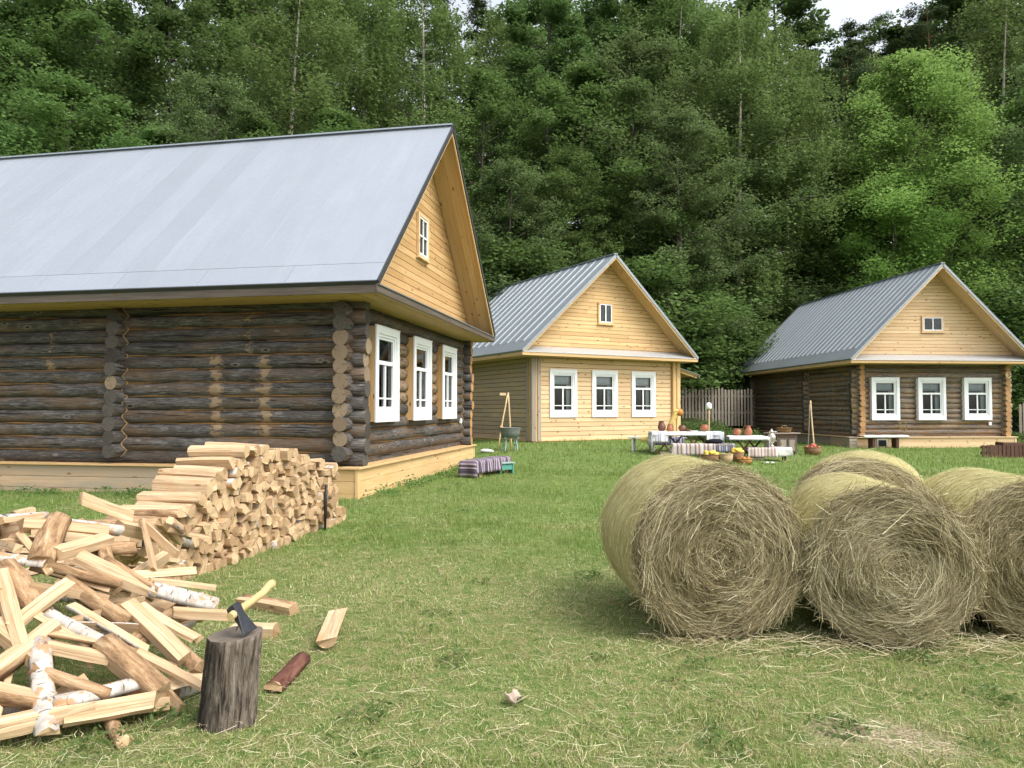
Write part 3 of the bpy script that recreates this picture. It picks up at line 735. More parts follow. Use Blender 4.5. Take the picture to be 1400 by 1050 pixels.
def en1(w):
    def f(a, b, z, k):
        if w == 'front': return (2 if z > 2.75 or z < .8 else 1, 2)
        if w == 'side': return (1 if (1.9 < z < 2.6) else 2, 2)
        if w == 'right': return (3, 2)
        if w == 'cross': return (1 if random.random() < .12 else 2, 2)
        return (2, 2)
    return f
log_walls(H1, hA, 'log_dark', 'log_dark', sp1, fp1, en1, [4.66, 9.3], holes, 'tow_brown')
for i, (c, a, b, w) in enumerate(w1): window(H1, c, a, b, w, .075, .28, curtain=('left right', 'full', 'full')[i])
small_window(H1, hA['ew']/2-hA['ex']-.05, 4.70, 5.66, .72, hA['yg'], 2, 2, 'pine_pale', 'white')
b = MB(); b.box((7.38, .205, 1.17), (.1, .05, .13)); b.box((7.38, .178, 1.17), (.06, .02, .07)); b.build('socket', 'white', H1, .006)

# ---- middle board-clad house
hB = dict(W=6.8, L=10., ex=.858, ey=.685, ew=8.217, ze=3.247, zr=7.025, zs=.10, yg=.02, yw=.04, cs=.26, verge='pine', fascia='soffit')
H2 = empty('board_house', (.76, 26.561, .42), .514, 'pale board clad house in the middle with yellow front wall', 'house', 'village houses')
house_roof(H2, hB, 'roof_rib', 'rib', .04, .034, .6, .55, 'trim_metal')
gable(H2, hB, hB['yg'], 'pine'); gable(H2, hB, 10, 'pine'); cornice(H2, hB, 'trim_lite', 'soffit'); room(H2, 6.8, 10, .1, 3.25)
w2 = [(1.302+1.894*i, .869, 2.636, 1.204) for i in range(3)]
holes = [(c-w/2+.03, c+w/2-.03, a+.03, b-.03) for c, a, b, w in w2]
def clad(name, m, axis, fixed, a, b, z0, z1, hl, rowh=.168, th=.035, d=1):
    mb = MB(); z = z0
    while z < z1-.01:
        t = min(rowh, z1-z)
        for s0, s1 in segs(a, b, [(h[0], h[1]) for h in hl if h[2] < z+t/2 < h[3]]):
            q = [s0]+([s0+(s1-s0)*U(.3, .7)] if s1-s0 > 4 else [])+[s1]
            for e0, e1 in zip(q, q[1:]):
                k = U(0, .008); c = ((e0+e1)/2, fixed+d*(th/2+k), z+t/2) if axis == 'x' else (fixed+d*(th/2+k), (e0+e1)/2, z+t/2)
                mb.box(c, (e1-e0-.004, th, t-.014) if axis == 'x' else (th, e1-e0-.004, t-.014))
        z += rowh
    return mb.build(name, m, H2, .004)
clad('wall', 'pine_pale', 'x', .0, .28, 6.52, .02, 3.1, holes); clad('wall', 'plank_grey', 'y', .0, .28, 10, .02, 3.15, [])
clad('wall', 'plank_grey', 'y', 6.8, .28, 10, .02, 3.15, [], d=-1); clad('wall', 'plank_grey', 'x', 10., 0, 6.8, .02, 3.15, [], d=-1)
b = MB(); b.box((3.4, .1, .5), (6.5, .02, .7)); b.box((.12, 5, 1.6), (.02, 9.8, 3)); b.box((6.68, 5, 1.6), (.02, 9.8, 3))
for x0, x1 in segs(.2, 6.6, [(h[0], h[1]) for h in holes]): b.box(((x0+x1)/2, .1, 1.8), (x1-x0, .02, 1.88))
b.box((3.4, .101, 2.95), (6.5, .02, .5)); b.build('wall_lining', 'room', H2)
for x in (.09, 6.71):
    s = -1 if x < 1 else 1
    b = MB(); b.box((x, .09, 1.56), (.36, .36, 3.08), ax=2)
    b.build('corner_post', 'pine_orange', H2, .004)
    b = MB(); b.box((x+.11*-s*-1, -.105, 1.56), (.15, .03, 3.08)); b.box((x-.11*s, -.106, 1.56), (.13, .03, 3.08)); b.box((x+s*.195, -.06, 1.56), (.03, .11, 3.08)); b.box((x+s*.196, .225, 1.56), (.03, .11, 3.08))
    b.build('corner_boards', 'board_grey' if s < 0 else 'pine', H2, .003)
b = MB(); b.box((3.4, -.03, -.1), (6.9, .05, .22)); b.box((-.03, 5, -.1), (.05, 10, .22)); b.box((6.83, 5, -.1), (.05, 10, .22)); b.build('plinth', 'pine', H2, .003)
b = MB(); b.box((3.4, -.045, .02), (6.98, .12, .03)); b.box((-.045, 5.1, .021), (.12, 9.9, .03)); b.build('plinth_ledge', 'pine', H2, .003)
for i, (c, a, b_, w) in enumerate(w2): window(H2, c, a, b_, w, -.045, .16, 'white', curtain='top right')
small_window(H2, 3.25, 4.42, 5.28, .72, hB['yg'], 2, 1, 'pine', 'white')
b = MB(); q = Matrix.Rotation(math.radians(14), 3, 'Y')
b.box((7.72, 1.5, 2.74), (1.5, 2.2, .04), q, ax=0)
for k in range(3): b.box((7.7, .5+k*.95, 2.68), (1.4, .07, .09), q)
o = b.build('porch_roof', 'pine', H2, .003)
b = MB(); b.box((7.73, 1.5, 2.775), (1.55, 2.3, .02), q); b.box((8.46, 1.5, 2.53), (.03, 2.2, .12), q); b.build('porch_roofing', 'trim_metal', o)

# ---- right-hand log house
hC = dict(W=7.04, L=11.1, ex=.558, ey=.731, ew=7.959, ze=3.632, zr=7.561, zs=.44, yg=.12, yw=.24, r=.115, pitch=.215, cs=.27, verge='pine_pale', fascia='soffit')
H3 = empty('brown_log_house', (14.113, 30.291, -.0), .079, 'brown log house on the right with pale gable and ribbed roof', 'house', 'village houses')
house_roof(H3, hC, 'roof_rib', 'rib', .04, .034, .46, .62, 'trim_metal')
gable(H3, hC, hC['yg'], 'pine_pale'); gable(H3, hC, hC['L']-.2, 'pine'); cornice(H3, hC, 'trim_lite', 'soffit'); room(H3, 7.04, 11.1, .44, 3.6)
plinth(H3, 7.04, 11.1, .44, 'pine_pale', 'plank_grey', 'board_grey', 'pine_pale', 2.)
w3 = [(1.388+2.02*i, 1.135, 2.896, 1.215) for i in range(3)]
holes = [(c-w/2+.03, c+w/2-.03, a+.03, b-.03) for c, a, b, w in w3]
def sp3(y, z):
    v = 0
    for yc in (2.2, 6.9):
        v = max(v, 1-min(1, abs(y-yc)/.2))
    return min(1, v*1.2)
def fp3(x, z): return .9 if (x < 1.0 and 1.0 < z < 2.3) else (.75 if (1.5 < z < 2.6 and (2 < x < 2.8 or x > 6.0)) else .12)
def en3(w):
    def f(a, b, z, k):
        if w in ('side', 'right'): return (3, 2)
        if w == 'front': return (2, 2)
        return (2, 2)
    return f
log_walls(H3, hC, 'log_brown', 'log_brown', sp3, fp3, en3, [4.55], holes, 'tow_brown')
for i, (c, a, b, w) in enumerate(w3): window(H3, c, a, b, w, .07, .24, 'white', curtain='top right')
small_window(H3, 3.50, 4.80, 5.50, .98, hC['yg'], 2, 1, 'pine_pale', 'white')
b = MB(); b.tube([(6.7, -.05, 3.02), (6.7, -.02, 3.02)], .13, 20, 0); sg = b.build('number_sign', 'pine_pale', H3)
fc = bpy.data.curves.new('digit', 'FONT'); fc.body = '3'; fc.size = .24; fc.align_x = 'CENTER'; fc.align_y = 'CENTER'; fc.extrude = .003
dg = bpy.data.objects.new('digit', fc); C.objects.link(dg); dg.parent = sg; dg.location = (6.7, -.056, 3.02); dg.rotation_euler = (PI/2, 0, 0); fc.materials.append(MT['dark_brown'])
bpy.context.view_layer.update(); me = bpy.data.meshes.new_from_object(dg); d2 = bpy.data.objects.new('number', me); C.objects.link(d2); d2.parent = sg; d2.location = dg.location; d2.rotation_euler = dg.rotation_euler; bpy.data.objects.remove(dg)
b = MB(); b.box((6.02, .2, .98), (.12, .05, .13)); b.build('socket', 'white', H3, .006)
b = MB()
for sx in (-1, 1): b.box((1.15+sx*.2, .005, .2), (.05, .03, .34))
b.box((1.15, .005, .345), (.35, .03, .05)); o = b.build('cellar_vent', 'white_old', H3)
b = MB(); b.box((1.15, .012, .2), (.34, .01, .26)); b.build('vent_opening', 'bump_black', o)
# ------------------------------------------------------------------ firewood
def billet(name, poly, bark_edges, length, barkm, rnd=None, taper=.06):
    """log along x from a cross-section polygon (y,z)"""
    mb = MB(); rnd = U(0, 1) if rnd is None else rnd; n = len(poly); ns = 5
    tw = U(-.12, .12); s1 = 1+U(-taper, taper); bx = U(-.006, .006); bow = U(-.006, .006)
    per = [0]
    for i in range(n): per.append(per[-1]+math.hypot(poly[(i+1) % n][0]-poly[i][0], poly[(i+1) % n][1]-poly[i][1]))
    jt = [[U(-.05, .05) for _ in range(n)] for _ in range(ns)]
    for k in range(ns):
        t = k/(ns-1); sc = 1+(s1-1)*t; a = tw*(t-.5); ca, sa = math.cos(a), math.sin(a)
        for i, (y, z) in enumerate(poly):
            q = sc*(1+jt[k][i]); yy, zz = y*q, z*q
            x = (t-.5)*length + (U(-.012, .012) if k in (0, ns-1) else 0)
            mb.vert((x, yy*ca-zz*sa+bow*math.sin(PI*t), yy*sa+zz*ca+bx*math.sin(PI*t)))
    for k in range(ns-1):
        for i in range(n):
            j = (i+1) % n; u0, u1 = k/(ns-1)*length, (k+1)/(ns-1)*length
            mb.face([k*n+i, k*n+j, (k+1)*n+j, (k+1)*n+i], [(u0, per[i]), (u0, per[i+1]), (u1, per[i+1]), (u1, per[i])], (rnd+(.13*i if i not in bark_edges else 0)) % 1, 1 if i in bark_edges else 0, i in bark_edges)
    mb.face(list(range(n))[::-1], [poly[i] for i in range(n)][::-1], U(0, 1), 2)
    mb.face([(ns-1)*n+i for i in range(n)], [poly[i] for i in range(n)], U(0, 1), 2)
    return mb.build(name, ['split', barkm, 'split_end'])
def arc(r, a0, a1, n): return [(r*math.cos(a0+(a1-a0)*i/n), r*math.sin(a0+(a1-a0)*i/n)) for i in range(n+1)]
def center(p):
    cx = sum(a for a, b in p)/len(p); cy = sum(b for a, b in p)/len(p); return [(a-cx, b-cy) for a, b in p]
def section(kind, w):
    """cross-section whose width is about w; returns polygon and the bark edges"""
    if kind == 'round':
        p = [(w/2*(1+U(-.05, .05))*math.cos(2*PI*i/11), w/2*(1+U(-.05, .05))*math.sin(2*PI*i/11)) for i in range(11)]; return p, set(range(11))
    if kind == 'half':
        p = arc(w*.56, .1, PI-.1, 6); return center(p), set(range(6))
    if kind == 'quarter':
        a = arc(w*.95, .1, PI/2*U(.8, 1.05), 4); p = [(0, U(-.004, .004))]+a; return center(p), set(range(1, 5))
    if kind == 'slab':
        h = w*U(.35, .5); return [(-w/2, -h/2), (w/2, -h/2*U(.6, 1)), (w/2*U(.85, 1), h/2), (-w/2*U(.85, 1), h/2*U(.7, 1))], ({random.randrange(4)} if random.random() < .45 else set())
    h = w*U(.7, .9); return [(-w/2, -h/2), (w/2*U(.8, 1), -h/2), (w/2, h/2*U(.6, 1)), (0, h/2), (-w/2*U(.8, 1), h/2*U(.7, 1))], (set(random.choice([(0,), (2, 3), (1, 2), (4,)])) if random.random() < .5 else set())
SA, SB = Vector((-3.029, 6.902, .05)), Vector((-2.428, 9.4496, .08))
su = (SB-SA).normalized(); sn = Vector((-su.y, su.x, 0)).normalized()
PRO = [(-.82, .36), (-.66, .60), (-.4, .58), (-.1, .70), (.19, .86), (.6, 1.01), (.85, 1.17), (1.2, 1.17), (1.9, 1.07), (2.5, .92), (2.85, .82), (3.05, .78), (3.12, .5), (3.3, .30), (3.42, .1)]
def prof(s):
    for (a, b), (c, d) in zip(PRO, PRO[1:]):
        if a <= s <= c: return b+(d-b)*(s-a)/(c-a)
    return 0
sites = []
z = .045; row = 0
while z < 1.2:
    s = -.82+(row % 2)*.055
    while s < 3.42:
        q = (s+U(-.036, .036), z+U(-.03, .03))
        if q[1] < prof(q[0])-.03: sites.append(q)
        s += .116
    z += .097; row += 1
def vor(i):
    px, pz = sites[i]; poly = [(px+.085*math.cos(a*PI/5), pz+.078*math.sin(a*PI/5)) for a in range(10)]
    for j, (qx, qz) in enumerate(sites):
        if j == i or abs(qx-px) > .26 or abs(qz-pz) > .26: continue
        mx, mz, nx, nz = (px+qx)/2, (pz+qz)/2, qx-px, qz-pz
        out = []
        for a, b in zip(poly, poly[1:]+poly[:1]):
            da = (a[0]-mx)*nx+(a[1]-mz)*nz; db = (b[0]-mx)*nx+(b[1]-mz)*nz
            if da <= 0: out.append(a)
            if da*db < 0: t = da/(da-db); out.append((a[0]+(b[0]-a[0])*t, a[1]+(b[1]-a[1])*t))
        poly = out
        if len(poly) < 3: return None
    return poly
sites.sort(key=lambda q: q[0]); far = []; nst = 0; GRP_ST = 'split logs stacked in the long woodpile'
for i in range(len(sites)):
    p = vor(i)
    if not p: continue
    cx = sum(a for a, b in p)/len(p); cz = sum(b for a, b in p)/len(p); sh = U(.9, 1.03)
    q = [((a-cx)*sh, (b-cz)*sh) for a, b in p]
    mn = max(q[k-1][0]*0+math.hypot(q[k][0]-q[k-1][0], q[k][1]-q[k-1][1]) for k in range(len(q)))
    q2 = [q[k] for k in range(len(q)) if math.hypot(q[k][0]-q[k-1][0], q[k][1]-q[k-1][1]) > .012]
    while len(q2) > 3 and random.random() < .55: q2.pop(random.randrange(len(q2)))
    if len(q2) < 3: continue
    top = cz > prof(cx)-.13
    k0 = random.randrange(len(q2)); be = {k0, (k0+1) % len(q2)} if random.random() < (.5 if top else .65) else set()
    big = random.random() < .02
    o = billet('firewood_log', q2, be, U(.58, .66), random.choice(['birch', 'bark_tan', 'birch', 'bark_tan']) if top else random.choice(['birch', 'bark_tan', 'bark_tan']))
    stick = U(-.055, .03)
    base = SA+su*cx+sn*(.31+stick); base.z = gz(base.x, base.y)*.9+cz
    # cross-section y -> along the row, z -> up ; x -> away from the front
    R = Matrix((sn, su*1., Vector((0, 0, 1)))).transposed()
    if R.determinant() < 0: R = Matrix((-sn, su, Vector((0, 0, 1)))).transposed()
    yaw = U(-.05, .05)
    if cx > 2.75 and cz > .2: yaw += .25*(cx-2.75)/.6; 
    if cx > 3.0: yaw += .35
    if cx < -.3: yaw += U(-.1, .1)
    o.matrix_world = Matrix.Translation(base) @ (R @ Matrix.Rotation(-yaw, 3, 'Z') @ Matrix.Rotation(U(-.04, .04), 3, 'Y')).to_4x4()
    if nst >= 140: far.append(o); continue
    lab = 'split birch log stacked in the long woodpile with its pale cut end facing out'
    tag(o, lab, 'firewood log', GRP_ST); nst += 1
print('stack logs', nst)
def iron_stake(name, s, d, z0, z1, lean, label):
    p = SA+su*s+sn*d; g = float(gz(p.x, p.y)); mb = MB()
    mb.tube([(p.x, p.y, g-.05), (p.x+lean*.4, p.y, g+z1*.5), (p.x+lean, p.y, g+z1)], [.012, .021, .019], 6)
    tag(mb.build('iron_stake', 'bump_black'), label, 'iron stake', 'iron stakes holding the woodpile')
iron_stake('iron_stake', -.66, -.07, 0, .64, .02, 'black iron stake at the near left end of the woodpile')
iron_stake('iron_stake', 2.56, -.075, 0, .58, .01, 'black iron stake holding the far right end of the woodpile')

# loose heap -----------------------------------------------------------------
HC, HR, HH = Vector((-2.98, 4.95, 0)), 1.66, 1.05
def heap(x, y):
    r = math.hypot((x-HC.x)*.92, y-HC.y)/HR
    a = HH*max(0, 1-r**1.25)*(1+.12*math.sin(3*math.atan2(y-HC.y, x-HC.x)))
    return max(float(gz(x, y))+.04, a)
def hit(px, py):
    d = ray(px, py); t = 1.5
    while t < 9:
        p = Vector((0, 0, CH))+d*t
        if p.z <= heap(p.x, p.y): return p
        t += .01
    return p
GRP_H = 'split logs thrown on the loose firewood heap'
HL = [  # x0,y0,x1,y1,width px,section,bark,roll,label
 (0, 694, 90, 706, 22, 'half', 'bark_tan', 3.3, 'broad split log with brown flat face lying across the top of the heap'),
 (-14, 702, 6, 719, 22, 'half', 'birch', 0, None),
 (3, 694, 57, 737, 15, 'slab', 'bark_dark', .5, None),
 (-10, 752, 38, 758, 22, 'half', 'birch', 0, None),
 (10, 768, 50, 822, 32, 'half', 'bark_tan', .3, 'thick half log with tan bark on the upper left slope of the heap'),
 (28, 728, 62, 772, 10, 'slab', 'bark_tan', .4, None),
 (102, 713, 140, 718, 15, 'round', 'birch', 0, 'short white birch log on the far right edge of the heap beside the woodpile'),
 (137, 716, 150, 766, 20, 'half', 'bark_tan', -.6, None),
 (150, 770, 205, 805, 20, 'quarter', 'bark_tan', 2.4, None),
 (40, 720, 140, 735, 14, 'sq', 'bark_tan', .2, None),
 (105, 757, 217, 806, 24, 'slab', 'bark_tan', .25, 'long pale plank-like split log sloping down the right side of the heap'),
 (85, 776, 142, 791, 12, 'quarter', 'bark_tan', 2.6, None),
 (0, 790, 12, 850, 14, 'sq', 'bark_tan', .2, None),
 (58, 845, 98, 868, 12, 'half', 'bark_tan', 3.4, None),
 (60, 800, 130, 812, 14, 'quarter', 'bark_tan', .2, None),
 (0, 860, 50, 900, 22, 'sq', 'bark_tan', .1, None),
 (86, 792, 174, 850, 19, 'quarter', 'bark_tan', 2.2, None),
 (88, 850, 130, 872, 18, 'round', 'birch', 0, None),
 (96, 826, 202, 888, 12, 'slab', 'birch', .3, None),
 (118, 866, 238, 912, 15, 'half', 'bark_tan', .5, None),
 (192, 828, 266, 872, 17, 'slab', 'bark_tan', .2, None),
 (172, 826, 252, 902, 20, 'sq', 'bark_tan', .3, None),
 (215, 795, 284, 803, 12, 'slab', 'bark_tan', .1, None),
 (222, 806, 284, 822, 26, 'half', 'birch', .3, 'ragged white birch log on the right slope of the heap behind the stump'),
 (262, 838, 303, 840, 15, 'sq', 'bark_tan', .2, None),
 (66, 884, 126, 896, 18, 'sq', 'bark_tan', .1, None),
 (78, 872, 132, 882, 13, 'half', 'bark_tan', 3.2, None),
 (-20, 944, 46, 958, 22, 'sq', 'bark_tan', .15, None),
 (0, 916, 62, 868, 24, 'sq', 'bark_tan', .4, None),
 (20, 858, 96, 800, 19, 'slab', 'bark_tan', .5, 'pale split log slanting up to the right in the middle of the heap'),
 (2, 784, 32, 894, 19, 'sq', 'bark_tan', .3, 'long pale split log slanting down at the left edge of the photo'),
 (78, 712, 56, 764, 33, 'half', 'bark_tan', 0, 'stout half log with tan bark and cut end facing out near the heap top'),
 (80, 760, 145, 741, 19, 'sq', 'bark_tan', .3, 'pale squared log poking out towards the woodpile near the heap top'),
 (140, 882, 222, 952, 30, 'sq', 'bark_tan', .5, 'large smooth split log leaning down at the right foot of the heap'),
 (200, 902, 268, 938, 14, 'slab', 'bark_tan', .3, None),
 (75, 930, 120, 945, 18, 'round', 'bark_tan', 0, None),
 (-10, 1000, 62, 984, 20, 'sq', 'bark_tan', .2, None),
 (20, 1003, 110, 978, 15, 'sq', 'bark_tan', .4, None),
 (73, 966, 203, 932, 26, 'half', 'birch', .2, 'long white birch log lying across the front foot of the heap'),
 (101, 984, 200, 966, 25, 'slab', 'bark_tan', .9, 'thick tan split log lying under the white birch log at the heap foot'),
 (56, 880, 68, 1010, 27, 'half', 'birch', 0, 'white and orange barked birch log leaning upright against the heap front'),
]
Rr = random.Random(3)
def lay(name, a, b, w, kind, bark, roll, label, group, lmin=.4, lmax=.55):
    d = b-a; L = min(max(d.length, lmin), lmax); c = (a+b)/2
    p, be = section(kind, w); o = billet(name, p, be, L, bark)
    o.matrix_world = Matrix.Translation(c) @ (frame(d) @ Matrix.Rotation(roll, 3, 'X')).to_4x4()
    o.matrix_world = o.matrix_world; return tag(o, label, 'firewood log', group)
for i, (x0, y0, x1, y1, w, k, bk, roll, lab) in enumerate(HL):
    a, b = hit(x0, y0), hit(x1, y1); m = (a+b)/2
    wm = w*m.y/FPX*.98
    lift = -.035 + .07*i/len(HL)
    v = Vector((0, -.35, .9)).normalized()*lift
    lay('firewood_log', a+v, b+v, wm, k, bk, roll, lab or 'pale split log lying loose on the firewood heap', GRP_H)
n = 0
while n < 128:      # the body of the heap
    x, y = HC.x+U(-1.75, 1.4), HC.y+U(-1.6, 1.5)
    h = heap(x, y)
    if h < .16 or x/y > (262-700)/FPX: continue
    dp = U(.03, .16) if n < 104 else U(.2, .5)
    z = max(h-dp, .06); az = U(0, 2*PI); e = .01
    sl = Vector((heap(x+.06, y)-heap(x-.06, y), heap(x, y+.06)-heap(x, y-.06), 0))/.12
    d = Vector((math.cos(az), math.sin(az), 0)); d.z = (sl.x*d.x+sl.y*d.y)*U(.4, .9); d.normalize()
    c = Vector((x, y, z)); k = Rr.choice(['sq', 'sq', 'quarter', 'half', 'slab', 'quarter'])
    L = U(.44, .52)
    e0, e1 = c+d*L/2, c-d*L/2
    if max(e0.z-heap(e0.x, e0.y), e1.z-heap(e1.x, e1.y)) > .03 or c.y > HC.y+1.15: continue
    lo = min((c+d*L/2).z, (c-d*L/2).z)
    if lo < .05: c.z += .05-lo
    lo_ = lay('firewood_log', c-d*L/2, c+d*L/2, U(.05, .10), k, Rr.choice(['bark_tan', 'bark_tan', 'birch', 'bark_tan', 'birch', 'bark_tan']), U(0, 6.28), 'pale split log lying loose on the firewood heap', GRP_H)
    if n >= 104: far.append(lo_)
    n += 1
def join_objects(name, obs):
    V, F, uv, rn, mi, sm, o_ = [], [], [], [], [], [], 0; mats = []
    for o in obs:
        me = o.data; ml = []
        for m in me.materials:
            if m.name not in mats: mats.append(m.name)
            ml.append(mats.index(m.name))
        M4 = o.matrix_world.copy(); V += [M4 @ v.co for v in me.vertices]; u = me.uv_layers[0].data
        for p, q in zip(me.polygons, me.attributes['rnd'].data):
            F.append([k+o_ for k in p.vertices]); uv += [tuple(u[k].uv) for k in p.loop_indices]; rn.append(q.value); mi.append(ml[p.material_index]); sm.append(p.use_smooth)
        o_ += len(me.vertices); bpy.data.objects.remove(o)
    mb = MB(); mb.v = [tuple(v) for v in V]; mb.f = F; mb.uv = uv; mb.r = rn; mb.m = mi; mb.sm = sm; mb.p = [0]*len(V)
    return mb.build(name, [bpy.data.materials[m] for m in mats])
bpy.context.view_layer.update()
tag(join_objects('firewood', far), 'farther split logs of the woodpile and those buried in the heap', kind='stuff')
def ground_log(x0, y0, x1, y1, w, k, bark, roll, label, up=.0):
    a, b = G(x0, y0), G(x1, y1); wm = w*((a.y+b.y)/2)/FPX
    for p in (a, b): p.z += wm*.36
    b.z += up
    return lay('firewood_log', a, b, wm, k, bark, roll, label, 'logs lying apart on the grass', .2, .6)
ground_log(328, 828, 403, 841, 17, 'sq', 'bark_tan', .2, 'pale squared log lying on the grass behind the axe handle')
ground_log(318, 868, 377, 870, 20, 'sq', 'bark_tan', .1, 'pale log end poking out behind the chopping block')
ground_log(374, 946, 414, 904, 23, 'half', 'bark_red', .1, 'dark red barked birch log lying on the grass right of the chopping block')
ground_log(447, 890, 463, 853, 24, 'half', 'bark_tan', 3.0, 'pale split log lying tilted on the grass, farthest right of the loose logs', .03)
ground_log(238, 955, 275, 940, 28, 'round', 'birch', 0, 'round birch log with cut end showing, left of the chopping block')
ground_log(150, 990, 168, 1022, 19, 'round', 'bark_tan', 0, 'small tan barked log lying on the grass at the heap front')
# chopping block -------------------------------------------------------------
gb = G(305, 1003); hb = .475; mb = MB(); seg = 96; nz = 22
rr2 = random.Random(11); ph = [rr2.uniform(0, 6) for _ in range(6)]
def srad(a, t): return (.134+.002*(1-t)+.006*(1-t)**3)*(1+.035*math.sin(3*a+ph[0])+.028*math.sin(5*a+ph[1]+t)+.02*math.sin(11*a+ph[2]+2*t)+.012*math.sin(19*a+ph[3]+4*t)-.055*max(0, math.sin(23*a+ph[4]+1.8*math.sin(7*t+2*a)))**4-.05*max(0, math.sin(31*a+ph[5]+2.6*math.sin(9*t+3*a)))**5)
lean = Vector((.035, .0, 0))
for i in range(nz+1):
    t = i/nz
    for k in range(seg):
        a = 2*PI*k/seg; r = srad(a, t)
        zt = t*hb+(.010*math.sin(a*1+1.2)*t)
        mb.vert((r*math.cos(a)+lean.x*t, r*math.sin(a), zt-.03))
for i in range(nz):
    for k in range(seg):
        k2 = (k+1) % seg
        mb.face([i*seg+k, i*seg+k2, (i+1)*seg+k2, (i+1)*seg+k], [(i/nz*hb, .9*k/seg), (i/nz*hb, .9*(k+1)/seg), ((i+1)/nz*hb, .9*(k+1)/seg), ((i+1)/nz*hb, .9*k/seg)], .4, 0, True)
cidx = mb.vert((lean.x, 0, hb-.045))
for k in range(seg):
    a0, a1 = 2*PI*k/seg, 2*PI*(k+1)/seg
    mb.face([nz*seg+k, nz*seg+(k+1) % seg, cidx], [(.15*math.cos(a0), .15*math.sin(a0)), (.15*math.cos(a1), .15*math.sin(a1)), (0, 0)], .2, 1)
st = mb.build('chopping_block', ['stump', 'stump_top']); st.location = (gb.x-.03, gb.y+.14, float(gz(gb.x, gb.y+.14)))
tag(st, 'grey barked tree stump used as chopping block with an axe stuck in it', 'chopping block')
# axe
sx = st.location
axe = empty('axe', (sx.x+.05, sx.y-.02, sx.z+hb-.03), 0, 'axe with pale yellow handle stuck in the chopping block', 'axe')
tip = at(373, 797, sx.y+.33)-axe.location; eye = Vector((-.005, .0, .115)); dh = (tip-eye).normalized()
mb = MB(); pts = [eye-dh*.06+Vector((0, 0, 0)), eye, eye+dh*.12+Vector((0, 0, -.006)), eye+dh*.26+Vector((0, 0, -.012)), eye+(tip-eye)*.85, tip-dh*.02, tip+Vector((0, 0, .0))]
mb.tube(pts, [.021, .022, .020, .021, .022, .026, .022], 10, 0)
h = mb.build('handle', 'axe_handle', axe); h.scale = (1, 1, 1)
# head: blade goes down into the block, poll up-left
hd = Vector((.10, -.02, -.12)).normalized(); hs = dh.cross(hd).normalized(); hx = hd.cross(hs).normalized()
mb = MB(); sec = [(-.04, .024, .026), (-.02, .028, .029), (.02, .026, .02), (.07, .04, .010), (.125, .056, .003)]
for t, hw, th in sec:
    c = eye+hd*t
    for a, b in ((-1, -1), (1, -1), (1, 1), (-1, 1)): mb.vert(c+hx*(a*hw)+hs*(b*th))
for i in range(len(sec)-1):
    for k in range(4):
        k2 = (k+1) % 4; mb.face([i*4+k, i*4+k2, i*4+4+k2, i*4+4+k], [(0, 0), (.05, 0), (.05, .05), (0, .05)], .5)
mb.face([3, 2, 1, 0], [(0, 0)]*4, .5); mb.face([16, 17, 18, 19], [(0, 0)]*4, .5)
mb.build('head', 'steel', axe, .004)
# dry leaf on the grass
p = G(701, 966); mb = MB(); P = []
for i in range(9):
    row = []
    for j in range(7):
        u, v = i/8*2-1, j/6*2-1; wd = .045*(1-abs(u)**1.6)*(1+.45*math.sin(i*2.6))
        row.append((u*.062, v*wd, .03+.018*math.sin(u*5)+.02*v*v+U(-.003, .003)))
    P.append(row)
mb.sheet(P, lambda i, j: (i*.01, j*.01), .002)
MT['dead_leaf'] = m_plain('dead_leaf', (.52, .42, .33), .85, .1, nz=.5, sc=30)
o = mb.build('dry_leaf', 'dead_leaf'); o.location = (p.x, p.y, p.z+.012); o.rotation_euler = (.1, .15, .5); tag(o, 'curled pale brown dry leaf lying on the grass in front', 'leaf')

